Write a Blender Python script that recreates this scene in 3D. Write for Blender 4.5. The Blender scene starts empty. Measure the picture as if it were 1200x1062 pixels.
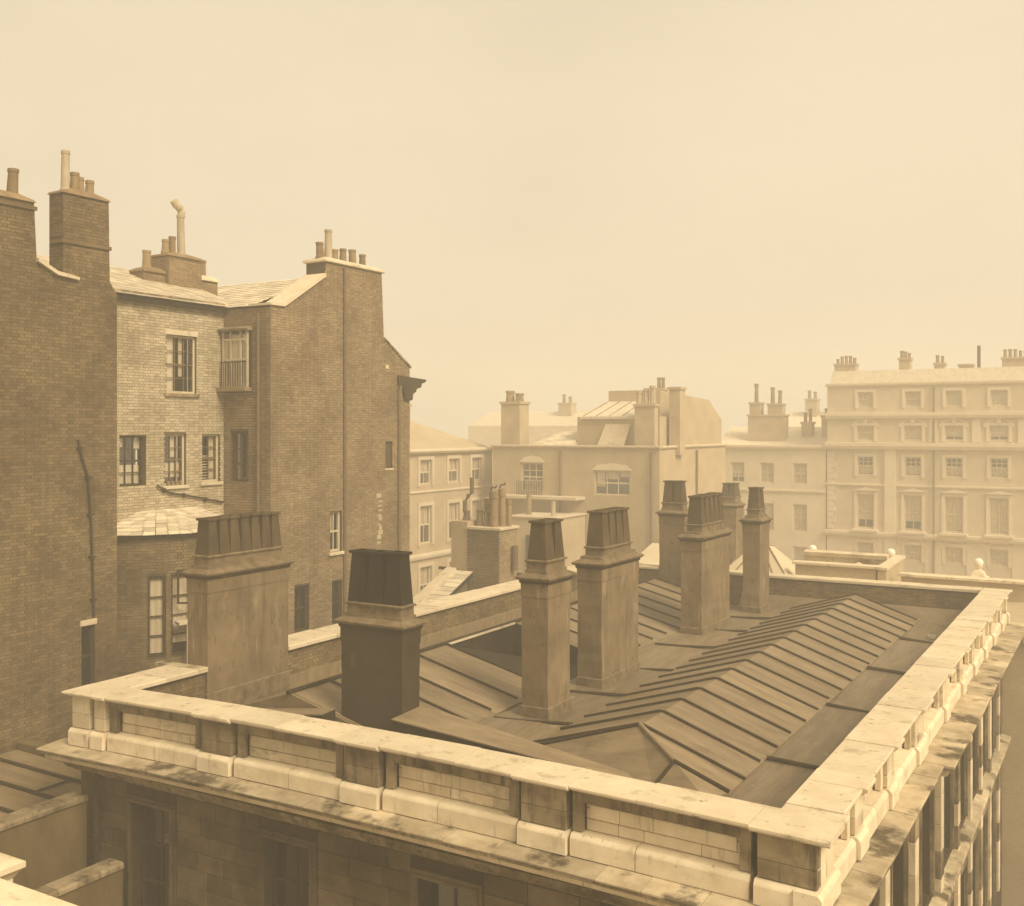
import bpy, bmesh, math, random
from mathutils import Vector, Matrix
from mathutils.geometry import tessellate_polygon
R = random.Random(7)
SC = bpy.context.scene
COL = SC.collection

# ------------------------------------------------------------------ camera, sky, sun, exposure
# eye at the origin, Z measured from eye level; street at Z = -16
GROUND = -16.0
cam_d = bpy.data.cameras.new('camera')
cam = bpy.data.objects.new('camera', cam_d); COL.objects.link(cam)
cam.location = (0, 0, 0)
cam.rotation_euler = (math.radians(90), 0, math.radians(30.467))
cam_d.sensor_fit = 'HORIZONTAL'; cam_d.sensor_width = 36.0
cam_d.lens = 36.0*1232.0/1200.0
cam_d.shift_y = -28.5/1200.0
cam_d.clip_start = 0.1; cam_d.clip_end = 2000
SC.camera = cam

SUN_EL, SUN_AZ = math.radians(44), math.radians(107)     # azimuth from +Y towards +X
world = bpy.data.worlds.new('World'); SC.world = world
world.use_nodes = True
wn, wl = world.node_tree.nodes, world.node_tree.links
wn.clear()
sky = wn.new('ShaderNodeTexSky'); sky.sky_type = 'NISHITA'
sky.sun_disc = False; sky.sun_elevation = SUN_EL; sky.sun_rotation = SUN_AZ
sky.air_density = 1.0; sky.dust_density = 6.0; sky.ozone_density = 1.0
bw = wn.new('ShaderNodeRGBToBW'); wl.new(sky.outputs[0], bw.inputs[0])
veil = wn.new('ShaderNodeMix'); veil.data_type = 'FLOAT'
veil.inputs[0].default_value = 0.72; veil.inputs[3].default_value = 13.5
wl.new(bw.outputs[0], veil.inputs[2])
tcn = wn.new('ShaderNodeTexCoord'); cn = wn.new('ShaderNodeTexNoise'); cn.inputs['Scale'].default_value = 1.7; cn.inputs['Detail'].default_value = 7
cmap = wn.new('ShaderNodeMapping'); cmap.inputs['Scale'].default_value = (1, 1, 2.2); wl.new(tcn.outputs['Generated'], cmap.inputs[0]); wl.new(cmap.outputs[0], cn.inputs['Vector'])
cr = wn.new('ShaderNodeMapRange'); cr.inputs[1].default_value = .3; cr.inputs[2].default_value = .7; cr.inputs[3].default_value = .90; cr.inputs[4].default_value = 1.06; wl.new(cn.outputs['Fac'], cr.inputs[0])
cm = wn.new('ShaderNodeMath'); cm.operation = 'MULTIPLY'; wl.new(veil.outputs[0], cm.inputs[0]); wl.new(cr.outputs[0], cm.inputs[1])
tint = wn.new('ShaderNodeVectorMath'); tint.operation = 'SCALE'
tint.inputs[0].default_value = (1.0, 0.845, 0.60)
wl.new(cm.outputs[0], tint.inputs['Scale'])
bg = wn.new('ShaderNodeBackground'); bg.inputs['Strength'].default_value = 0.081
wl.new(tint.outputs[0], bg.inputs['Color'])
wo = wn.new('ShaderNodeOutputWorld'); wl.new(bg.outputs[0], wo.inputs['Surface'])

sun_d = bpy.data.lights.new('sun', 'SUN'); sun = bpy.data.objects.new('sun', sun_d); COL.objects.link(sun)
sun_d.energy = 4.3; sun_d.angle = math.radians(24); sun_d.color = (1.0, 0.87, 0.67)
sd = Vector((math.sin(SUN_AZ)*math.cos(SUN_EL), math.cos(SUN_AZ)*math.cos(SUN_EL), math.sin(SUN_EL)))
sun.rotation_euler = sd.to_track_quat('Z', 'Y').to_euler()

SC.view_settings.view_transform = 'Standard'
SC.view_settings.look = 'None'
SC.view_settings.exposure = 0.0
SC.view_settings.gamma = 1.0
SC.view_settings.use_curve_mapping = False
SC.cycles.max_bounces = 6
SC.cycles.volume_bounces = 4
SC.cycles.use_denoising = True
HAZE = 0.0053

# ------------------------------------------------------------------ materials
def mat(name, c1, c2, scale=3.0, stretch=(1, 1, 1), rough=0.85, bump=0.0, bscale=30.0, bdist=0.01,
        stain=None, obj_var=0.0, isl_var=0.0, lo=0.35, hi=0.65, detail=6.0, spec=0.12, streak=None):
    """two-tone noise, optional stain (colour, scale, threshold, softness, stretch, amount), per-object and per-island brightness"""
    m = bpy.data.materials.new(name); m.use_nodes = True
    N, L = m.node_tree.nodes, m.node_tree.links
    p = N['Principled BSDF']; p.inputs['Roughness'].default_value = rough
    p.inputs['Specular IOR Level'].default_value = spec
    geo = N.new('ShaderNodeNewGeometry')
    def coord(st):
        v = N.new('ShaderNodeVectorMath'); v.operation = 'MULTIPLY'
        L.new(geo.outputs['Position'], v.inputs[0]); v.inputs[1].default_value = st
        return v.outputs[0]
    def noise(sc, st, det=6.0):
        n = N.new('ShaderNodeTexNoise'); n.inputs['Scale'].default_value = sc; n.inputs['Detail'].default_value = det
        n.inputs['Roughness'].default_value = 0.6
        L.new(coord(st), n.inputs['Vector']); return n.outputs['Fac']
    def ramp(f, a, b):
        r = N.new('ShaderNodeMapRange'); r.inputs[1].default_value = a; r.inputs[2].default_value = b
        L.new(f, r.inputs[0]); return r.outputs[0]
    def mix(f, a, b):
        x = N.new('ShaderNodeMix'); x.data_type = 'RGBA'
        if isinstance(f, float): x.inputs[0].default_value = f
        else: L.new(f, x.inputs[0])
        for k, s in ((6, a), (7, b)):
            if isinstance(s, tuple): x.inputs[k].default_value = (*s, 1)
            else: L.new(s, x.inputs[k])
        return x.outputs[2]
    def scale_col(c, f):
        v = N.new('ShaderNodeVectorMath'); v.operation = 'SCALE'
        L.new(c, v.inputs[0]); L.new(f, v.inputs['Scale']); return v.outputs[0]
    col = mix(ramp(noise(scale, stretch, detail), lo, hi), c1, c2)
    if isl_var:
        r = ramp(geo.outputs['Random Per Island'], 0, 1)
        mr = N.new('ShaderNodeMapRange'); mr.inputs[3].default_value = 1-isl_var; mr.inputs[4].default_value = 1+isl_var
        L.new(r, mr.inputs[0]); col = scale_col(col, mr.outputs[0])
    if obj_var:
        oi = N.new('ShaderNodeObjectInfo')
        mr = N.new('ShaderNodeMapRange'); mr.inputs[3].default_value = 1-obj_var; mr.inputs[4].default_value = 1+obj_var
        L.new(oi.outputs['Random'], mr.inputs[0]); col = scale_col(col, mr.outputs[0])
    for s in (stain if isinstance(stain, list) else [stain] if stain else []):
        sc_, s_s, th, soft, st, amt = s
        f = ramp(noise(s_s, st, 8.0), th, th+soft)
        mm = N.new('ShaderNodeMath'); mm.operation = 'MULTIPLY'; L.new(f, mm.inputs[0]); mm.inputs[1].default_value = amt
        col = mix(mm.outputs[0], col, sc_)
    L.new(col, p.inputs['Base Color'])
    if bump:
        b = N.new('ShaderNodeBump'); b.inputs['Strength'].default_value = bump; b.inputs['Distance'].default_value = bdist
        L.new(noise(bscale, stretch, 5.0), b.inputs['Height']); L.new(b.outputs[0], p.inputs['Normal'])
    return m

SOOT = (0.035, 0.024, 0.012)
M = {}
M['stone'] = mat('limestone', (0.648, 0.54, 0.3726), (0.5184, 0.4212, 0.27), 2.2, (1, 1, 1), 0.9, 0.5, 40, 0.008,
                 stain=[(SOOT, 0.9, 0.56, 0.16, (1, 1, 2.2), 0.75), ((0.10, 0.07, 0.038), 7.0, 0.56, 0.16, (1, 1, .14), 0.55)], obj_var=0.14)
M['stone_clean'] = mat('washed limestone', (0.7128, 0.6059, 0.4277), (0.594, 0.4871, 0.3208), 2.5, (1, 1, 1), 0.9, 0.4, 40, 0.006,
                 stain=[((0.20, 0.15, 0.09), 3.0, 0.58, 0.15, (1, 1, 1), 0.5), ((0.10, 0.07, 0.04), 8.0, 0.60, 0.12, (1, 1, .16), 0.5), (SOOT, 22.0, 0.66, 0.05, (1, 1, 1), 0.6)], obj_var=0.08)
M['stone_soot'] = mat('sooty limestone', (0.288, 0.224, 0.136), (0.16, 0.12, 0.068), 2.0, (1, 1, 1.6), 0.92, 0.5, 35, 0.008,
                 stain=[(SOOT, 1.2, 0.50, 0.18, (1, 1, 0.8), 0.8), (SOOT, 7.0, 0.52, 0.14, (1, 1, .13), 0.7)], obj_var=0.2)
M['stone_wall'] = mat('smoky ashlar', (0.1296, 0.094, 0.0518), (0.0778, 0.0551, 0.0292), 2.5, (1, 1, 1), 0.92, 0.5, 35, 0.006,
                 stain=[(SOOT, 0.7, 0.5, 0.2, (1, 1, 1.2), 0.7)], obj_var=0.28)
M['stone_ledge'] = mat('weathered cornice stone', (0.50, 0.41, 0.27), (0.32, 0.25, 0.15), 2.4, (1, 1, 1), 0.9, 0.5, 40, 0.006,
                 stain=[(SOOT, 1.5, 0.52, 0.10, (1, 1, 1), 0.8)], obj_var=0.22)
M['joint'] = mat('dark joint mortar', (0.05, 0.0375, 0.02), (0.03, 0.0225, 0.0125), 6)
M['coping'] = mat('pale coping stone', (0.5976, 0.5049, 0.3555), (0.5152, 0.4225, 0.2834), 2.0, (1, 1, 1), 0.9, 0.5, 40, 0.006,
                 stain=[((0.25, 0.19, 0.11), 2.6, 0.57, 0.12, (1, 1, 1), 0.55), ((0.12, 0.09, 0.05), 7.0, 0.62, 0.07, (1, 1, 1), 0.6), (SOOT, 26.0, 0.66, 0.05, (1, 1, 1), 0.6)], obj_var=0.07)
M['lead'] = mat('old lead sheet', (0.2273, 0.1667, 0.093), (0.1515, 0.107, 0.0576), 2.0, (0.5, 2.5, 1), 0.62, 0.6, 4.0, 0.035,
                 stain=[((0.33, 0.26, 0.16), 3.0, 0.60, 0.15, (1, 3, 1), 0.45), ((0.07, 0.05, 0.025), 1.4, 0.58, 0.2, (1, 1, 1), 0.5)], obj_var=0.16, spec=0.4)
M['lead_gutter'] = mat('gutter lead', (0.189, 0.1395, 0.0792), (0.126, 0.09, 0.0495), 2.0, (3, 0.4, 1), 0.62, 0.6, 4.0, 0.035,
                 stain=[((0.42, 0.34, 0.22), 2.6, 0.62, 0.12, (1.5, 1, 1), 0.5), ((0.06, 0.042, 0.02), 1.2, 0.58, 0.2, (1, 1, 1), 0.5)], obj_var=0.12, spec=0.4)
M['lead_roll'] = mat('lead roll', (0.04, 0.028, 0.014), (0.026, 0.018, 0.009), 4.0, (1, 1, 1), 0.65)
M['tar'] = mat('tarred lead cladding', (0.0315, 0.0224, 0.0119), (0.021, 0.0147, 0.0077), 3.0, (1, 1, .5), 0.8, obj_var=0.15)  # lead darkened so its colour carries the light well's shade
M['stucco'] = mat('chimney stucco', (0.2063, 0.1492, 0.0833), (0.1361, 0.0966, 0.0527), 1.6, (1, 1, 0.7), 0.9, 0.35, 60, 0.006,
                 stain=[((0.38, 0.29, 0.18), 1.7, 0.57, 0.16, (1, 1, 0.45), 0.55), ((0.08, 0.055, 0.03), 1.1, 0.58, 0.2, (1, 1, 0.6), 0.55),
                        ((0.06, 0.042, 0.022), 9.0, 0.62, 0.05, (1, 1, .5), 0.55), ((0.05, 0.035, 0.018), 5.0, 0.55, 0.16, (1, 1, .10), 0.5), ((0.42, 0.33, 0.21), 6.0, 0.62, 0.08, (1, 1, .12), 0.45)])
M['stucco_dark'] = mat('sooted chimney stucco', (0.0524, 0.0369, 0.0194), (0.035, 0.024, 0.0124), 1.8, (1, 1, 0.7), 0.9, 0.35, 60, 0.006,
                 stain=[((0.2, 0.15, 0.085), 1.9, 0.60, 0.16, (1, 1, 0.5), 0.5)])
M['stucco_cap'] = mat('chimney cap stone', (0.198, 0.1485, 0.0855), (0.117, 0.0828, 0.045), 5.0, (1, 1, 1), 0.9, 0.5, 40, 0.008,
                 stain=[(SOOT, 3, 0.55, 0.15, (1, 1, 1), 0.6)])
M['pot'] = mat('sooty square flue pot', (0.0945, 0.0662, 0.034), (0.0614, 0.0425, 0.0217), 3.0, (1, 1, 0.5), 0.85, 0.3, 30, 0.006, obj_var=0.15,
                 stain=[((0.2, 0.145, 0.08), 2.4, 0.6, 0.15, (1, 1, 0.6), 0.4)])
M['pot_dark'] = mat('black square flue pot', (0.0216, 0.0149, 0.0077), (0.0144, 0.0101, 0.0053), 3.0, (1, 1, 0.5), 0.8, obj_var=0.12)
M['soot'] = mat('soot', (0.018, 0.012, 0.007), (0.012, 0.008, 0.005), 3.0)
M['clay'] = mat('clay chimney pot', (0.27, 0.19, 0.10), (0.19, 0.13, 0.07), 3.0, (1, 1, .5), 0.85, obj_var=0.2)
M['clay_pale'] = mat('pale chimney pot', (0.44, 0.368, 0.256), (0.336, 0.272, 0.176), 3.0, (1, 1, .5), 0.85, obj_var=0.1)
M['brick_dark'] = mat('smoked stock brick', (0.18, 0.1278, 0.0648), (0.108, 0.0737, 0.036), 0.7, (1, 1, 1), 0.92, isl_var=0.24,
                 stain=[((0.06, 0.042, 0.021), 0.35, 0.52, 0.22, (1, 1, 1), 0.55), ((0.26, 0.19, 0.105), 4.5, 0.64, 0.06, (1, 1, 1.5), 0.5), ((0.03, 0.021, 0.011), 1.3, 0.56, 0.2, (1.6, 1.6, .16), 0.45)])
M['brick_pale'] = mat('limewashed brick', (0.441, 0.3675, 0.2426), (0.3455, 0.2793, 0.1764), 0.9, (1, 1, 1), 0.92, isl_var=0.2,
                 stain=[((0.22, 0.165, 0.095), 0.45, 0.54, 0.2, (1, 1, 1), 0.6)])
M['brick_mid'] = mat('grey stock brick', (0.2596, 0.1878, 0.105), (0.1768, 0.1238, 0.0663), 0.8, (1, 1, 1), 0.92, isl_var=0.2,
                 stain=[((0.36, 0.28, 0.17), 1.1, 0.6, 0.14, (1, 1, 1), 0.4), ((0.05, 0.035, 0.018), 1.1, 0.56, 0.2, (1.6, 1.6, .14), 0.4)])
M['mortar'] = mat('old mortar', (0.09, 0.0648, 0.0342), (0.063, 0.045, 0.0243), 3.0)
M['mortar_pale'] = mat('brown mortar', (0.14, 0.10, 0.054), (0.10, 0.072, 0.038), 3.0)
M['far_brick'] = mat('distant brick', (0.448, 0.3528, 0.224), (0.3696, 0.2856, 0.1736), 0.8, (1, 1, 1), 0.92, stain=[((.24, .18, .105), 6, .5, .2, (1, 1, 3), .4)])  # this and the next two: haze put into paler wall colours
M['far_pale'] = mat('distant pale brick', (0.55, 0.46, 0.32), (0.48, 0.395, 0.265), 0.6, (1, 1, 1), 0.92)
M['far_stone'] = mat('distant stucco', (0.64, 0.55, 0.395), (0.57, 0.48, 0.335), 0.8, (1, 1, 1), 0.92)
M['slate'] = mat('wet slate', (0.62, 0.53, 0.38), (0.50, 0.42, 0.29), 3.0, (1, 1, 1), 0.55, obj_var=0.22, isl_var=0.2, spec=0.5,
                 stain=[((0.22, 0.165, 0.09), 4.0, 0.6, 0.12, (1, 1, 1), 0.45)])
M['wood_dark'] = mat('brown painted timber', (0.049, 0.0336, 0.0168), (0.035, 0.0238, 0.0119), 5.0, (1, 1, .3), 0.6)
M['wood_pale'] = mat('cream painted timber', (0.56, 0.47, 0.32), (0.46, 0.38, 0.25), 5.0, (1, 1, .3), 0.6)
M['curtain'] = mat('white blind cloth', (0.66, 0.57, 0.42), (0.56, 0.475, 0.34), 3.0, (3, 3, .4), 0.95)
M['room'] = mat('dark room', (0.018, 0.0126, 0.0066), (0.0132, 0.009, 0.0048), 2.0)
M['iron'] = mat('cast iron', (0.045, 0.032, 0.017), (0.03, 0.021, 0.011), 5.0, rough=0.6)
M['iron_pale'] = mat('grey painted iron', (0.16, 0.115, 0.063), (0.12, 0.085, 0.046), 5.0, rough=0.7)
M['render'] = mat('damp yard render', (0.147, 0.105, 0.049), (0.084, 0.0581, 0.0266), 1.2, (1, 1, .5), 0.92, 0.3, 20, 0.01,
                 stain=[((0.06, 0.042, 0.02), 1.4, 0.55, 0.2, (2, 2, .4), 0.6)])
M['road'] = mat('street mud', (0.32, 0.25, 0.155), (0.24, 0.18, 0.105), 0.6, rough=0.95, stain=[((.2, .145, .08), 2, .6, .1, (1, 1, 1), .4)])
M['globe'] = mat('opal glass globe', (0.80, 0.72, 0.56), (0.76, 0.68, 0.52), 2.0, rough=0.25, spec=0.5)
def glass_mat():
    m = bpy.data.materials.new('window glass'); m.use_nodes = True
    N, L = m.node_tree.nodes, m.node_tree.links; N.clear()
    o = N.new('ShaderNodeOutputMaterial'); mx = N.new('ShaderNodeMixShader')
    t = N.new('ShaderNodeBsdfTransparent'); t.inputs[0].default_value = (0.98, 0.97, 0.95, 1)
    g = N.new('ShaderNodeBsdfGlossy'); g.inputs['Roughness'].default_value = 0.04
    f = N.new('ShaderNodeLayerWeight'); f.inputs[0].default_value = 0.25
    q = N.new('ShaderNodeMapRange'); q.inputs[3].default_value = 0.03; q.inputs[4].default_value = 0.5
    L.new(f.outputs['Facing'], q.inputs[0]); L.new(q.outputs[0], mx.inputs[0])
    L.new(t.outputs[0], mx.inputs[1]); L.new(g.outputs[0], mx.inputs[2]); L.new(mx.outputs[0], o.inputs[0])
    return m
M['glass'] = glass_mat()

# ------------------------------------------------------------------ mesh helpers
XYZ = lambda a, b, c: (a, b, c)
class MB:
    """collects faces; build() links them as one mesh object"""
    def __init__(s, T=XYZ): s.v, s.f, s.T = [], [], T
    def add(s, vs, fs, T=None):
        T = T or s.T; n = len(s.v)
        s.v += [T(*p) for p in vs]; s.f += [tuple(n+i for i in f) for f in fs]
    def box(s, a0, a1, b0, b1, c0, c1):
        s.add([(a0, b0, c0), (a1, b0, c0), (a1, b1, c0), (a0, b1, c0), (a0, b0, c1), (a1, b0, c1), (a1, b1, c1), (a0, b1, c1)],
              [(0, 3, 2, 1), (4, 5, 6, 7), (0, 1, 5, 4), (1, 2, 6, 5), (2, 3, 7, 6), (3, 0, 4, 7)])
    def cbox(s, a0, a1, b0, b1, c0, c1, c=0.012, jit=0.0):
        """chamfered box"""
        lo, hi = (a0, b0, c0), (a1, b1, c1); vs = []; ix = {}
        for k in range(8):
            sg = (k & 1, k >> 1 & 1, k >> 2 & 1)
            j = [R.uniform(-jit, jit) for _ in range(3)]
            for ax in range(3):
                p = []
                for q in range(3):
                    base = hi[q] if sg[q] else lo[q]
                    if q != ax: base += -c if sg[q] else c
                    p.append(base+j[q])
                ix[(k, ax)] = len(vs); vs.append(tuple(p))
        fs = []
        for ax in range(3):
            o1, o2 = [(1, 2), (0, 2), (0, 1)][ax]
            for sd_ in (0, 1):
                ks = [sd_ << ax | x << o1 | y << o2 for x, y in ((0, 0), (1, 0), (1, 1), (0, 1))]
                fs.append(tuple(ix[(k, ax)] for k in ks))
        for ax in range(3):
            o1, o2 = [(1, 2), (0, 2), (0, 1)][ax]
            for x in (0, 1):
                for y in (0, 1):
                    k0 = x << o1 | y << o2; k1 = k0 | 1 << ax
                    fs.append((ix[(k0, o1)], ix[(k1, o1)], ix[(k1, o2)], ix[(k0, o2)]))
        for k in range(8): fs.append((ix[(k, 0)], ix[(k, 1)], ix[(k, 2)]))
        s.add(vs, fs)
    def prism(s, poly, c0, c1):
        """polygon in (a, b) extruded along c"""
        n = len(poly)
        s.add([(a, b, c0) for a, b in poly]+[(a, b, c1) for a, b in poly],
              [tuple(range(n))[::-1], tuple(range(n, 2*n))]+[(i, (i+1) % n, n+(i+1) % n, n+i) for i in range(n)])
    def profile(s, poly, a0, a1):
        """polygon in (b, c) swept along a"""
        n = len(poly)
        s.add([(a0, b, c) for b, c in poly]+[(a1, b, c) for b, c in poly],
              [tuple(range(n))[::-1], tuple(range(n, 2*n))]+[(i, (i+1) % n, n+(i+1) % n, n+i) for i in range(n)])
    def loft(s, cx, cy, rings, cap=True):
        """square rings (half x, half y, z)"""
        vs = []; fs = []
        for hx, hy, z in rings: vs += [(cx-hx, cy-hy, z), (cx+hx, cy-hy, z), (cx+hx, cy+hy, z), (cx-hx, cy+hy, z)]
        for k in range(len(rings)-1):
            for i in range(4): fs.append((4*k+i, 4*k+(i+1) % 4, 4*k+4+(i+1) % 4, 4*k+4+i))
        if cap: fs.append((3, 2, 1, 0)); n = 4*(len(rings)-1); fs.append((n, n+1, n+2, n+3))
        s.add(vs, fs)
    def lathe(s, cx, cy, prof, n=14, cap=True):
        vs = []; fs = []
        for r, z in prof:
            for i in range(n):
                a = 2*math.pi*i/n; vs.append((cx+r*math.cos(a), cy+r*math.sin(a), z))
        for k in range(len(prof)-1):
            for i in range(n): fs.append((n*k+i, n*k+(i+1) % n, n*k+n+(i+1) % n, n*k+n+i))
        if cap: fs.append(tuple(range(n))[::-1]); m = n*(len(prof)-1); fs.append(tuple(m+i for i in range(n)))
        s.add(vs, fs)
    def tube(s, pts, r, n=8):
        pts = [Vector(p) for p in pts]; vs = []; fs = []
        for k, p in enumerate(pts):
            d = (pts[min(k+1, len(pts)-1)]-pts[max(k-1, 0)]).normalized()
            u = d.cross(Vector((0, 0, 1)) if abs(d.z) < 0.9 else Vector((1, 0, 0))).normalized(); w = d.cross(u)
            for i in range(n):
                a = 2*math.pi*i/n; q = p+u*(r*math.cos(a))+w*(r*math.sin(a)); vs.append(tuple(q))
        for k in range(len(pts)-1):
            for i in range(n): fs.append((n*k+i, n*k+(i+1) % n, n*k+n+(i+1) % n, n*k+n+i))
        fs.append(tuple(range(n))[::-1]); m = n*(len(pts)-1); fs.append(tuple(m+i for i in range(n)))
        s.add(vs, fs)
    def slab(s, pts, t):
        """polygon of 3-D points thickened straight down by t"""
        n = len(pts)
        s.add(list(pts)+[(x, y, z-t) for x, y, z in pts],
              [tuple(range(n)), tuple(range(n, 2*n))[::-1]]+[(i, (i+1) % n, n+(i+1) % n, n+i) for i in range(n)])
    def lattice(s, al, cl, solid, b0, b1):
        """connected frame: cell (i, j) of the grid al x cl is solid where solid(i, j); extruded b0..b1"""
        ix = {}; vs = []; fs = []
        def v(i, j, b):
            if (i, j, b) not in ix: ix[(i, j, b)] = len(vs); vs.append((al[i], (b0, b1)[b], cl[j]))
            return ix[(i, j, b)]
        na, nc = len(al)-1, len(cl)-1
        S = lambda i, j: 0 <= i < na and 0 <= j < nc and solid(i, j)
        for i in range(na):
            for j in range(nc):
                if not S(i, j): continue
                fs.append((v(i, j, 1), v(i+1, j, 1), v(i+1, j+1, 1), v(i, j+1, 1)))
                fs.append((v(i, j, 0), v(i, j+1, 0), v(i+1, j+1, 0), v(i+1, j, 0)))
                for di, dj, p, q in ((-1, 0, (i, j), (i, j+1)), (1, 0, (i+1, j), (i+1, j+1)), (0, -1, (i, j), (i+1, j)), (0, 1, (i, j+1), (i+1, j+1))):
                    if not S(i+di, j+dj): fs.append((v(*p, 0), v(*q, 0), v(*q, 1), v(*p, 1)))
        s.add(vs, fs)
    def build(s, name, m, parent=None, kind=None, label=None, smooth=False, norm=True):
        me = bpy.data.meshes.new(name); me.from_pydata(s.v, [], s.f)
        if norm:
            b = bmesh.new(); b.from_mesh(me); bmesh.ops.recalc_face_normals(b, faces=b.faces); b.to_mesh(me); b.free()
        me.materials.append(M[m] if isinstance(m, str) else m)
        if smooth: me.polygons.foreach_set('use_smooth', [True]*len(me.polygons))
        me.update()
        o = bpy.data.objects.new(name, me); COL.objects.link(o)
        if parent: o.parent = parent
        if kind: o['kind'] = kind
        if label: o['label'] = label
        return o

def tag(o, label, cat, group=None):
    o['label'] = label; o['category'] = cat
    if group: o['group'] = group
    return o
def thing(name, label, cat, group=None):
    o = bpy.data.objects.new(name, None); COL.objects.link(o); o.empty_display_size = 0.3
    return tag(o, label, cat, group)
def part(name, m, parent, fn, T=XYZ, **k):
    b = MB(T); fn(b); return b.build(name, m, parent, **k)

# wall frames: (along, out, z) -> world
def TX(X0): return lambda a, o, z: (X0+o, a, z)          # faces +X, runs along +Y
def TY(Y0): return lambda a, o, z: (a, Y0-o, z)          # faces -Y, runs along +X
def TYB(Y0): return lambda a, o, z: (a, Y0+o, z)         # faces +Y
def TXB(X0): return lambda a, o, z: (X0-o, a, z)         # faces -X

def wall(name, parent, T, outline, holes, thick, m, sub=1, **k):
    """solid wall with openings; outline and holes (a0, a1, z0, z1) in the wall plane"""
    loops = [outline]+[[(a0, z0), (a1, z0), (a1, z1), (a0, z1)] for a0, a1, z0, z1 in holes]
    tri = tessellate_polygon([[Vector((a, z, 0)) for a, z in l] for l in loops])
    flat = [p for l in loops for p in l]; n = len(flat)
    b = MB(T); fs = [tuple(t) for t in tri]+[tuple(n+i for i in t[::-1]) for t in tri]
    q = 0
    for l in loops:
        for i in range(len(l)): fs.append((q+i, q+(i+1) % len(l), n+q+(i+1) % len(l), n+q+i))
        q += len(l)
    b.add([(a, 0, z) for a, z in flat]+[(a, -thick, z) for a, z in flat], fs)
    return b.build(name, m, parent, **k)

def spans(outline, holes, z):
    xs = []
    for i in range(len(outline)):
        (a0, z0), (a1, z1) = outline[i], outline[(i+1) % len(outline)]
        if (z0 <= z) != (z1 <= z): xs.append(a0+(a1-a0)*(z-z0)/(z1-z0))
    xs.sort(); out = [[xs[i], xs[i+1]] for i in range(0, len(xs)-1, 2)]
    for a0, a1, z0, z1 in holes:
        if z0-0.03 < z < z1+0.03:
            nxt = []
            for s0, s1 in out:
                if a1 <= s0 or a0 >= s1: nxt.append([s0, s1]); continue
                if a0 > s0: nxt.append([s0, a0])
                if a1 < s1: nxt.append([a1, s1])
            out = nxt
    return out

def bricks(parent, T, outline, holes, m, ch=0.076, ln=0.225, j=0.011, seg=1, name='brick_courses'):
    """every brick a block of its own standing proud of the mortar (Flemish bond), joined as one part"""
    z0 = min(z for _, z in outline); z1 = max(z for _, z in outline); vs = []; fs = []
    n = int((z1-z0)/ch)
    for i in range(n):
        za = z0+i*ch; zb = za+ch-j
        sp = spans(outline, holes, (za+zb)/2)
        lo = min((s[0] for s in sp), default=0)
        if not sp: continue
        base = math.floor((lo-10)/0.36)*0.36+(0.18 if i % 2 else 0)
        for s0, s1 in sp:
            a = base+math.floor((s0-base)/0.351)*0.351
            k = 0
            while a < s1:
                w = ln if k % 2 == 0 else 0.104
                x0, x1 = max(a, s0+0.004), min(a+w, s1-0.004)
                if x1-x0 > 0.03:
                    p = R.uniform(0.003, 0.011); q = len(vs); t = R.uniform(-.002, .002)
                    for o in (-0.006, p): vs += [T(x0, o, za+t), T(x1, o, za+t), T(x1, o, zb+t), T(x0, o, zb+t)]
                    fs += [(q+4, q+5, q+6, q+7), (q, q+1, q+5, q+4), (q+1, q+2, q+6, q+5), (q+2, q+3, q+7, q+6), (q+3, q, q+4, q+7)]
                a += w+j; k += 1
    b = MB(); b.v, b.f = vs, fs
    return b.build(name, m, parent, kind='stuff', norm=True)

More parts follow.
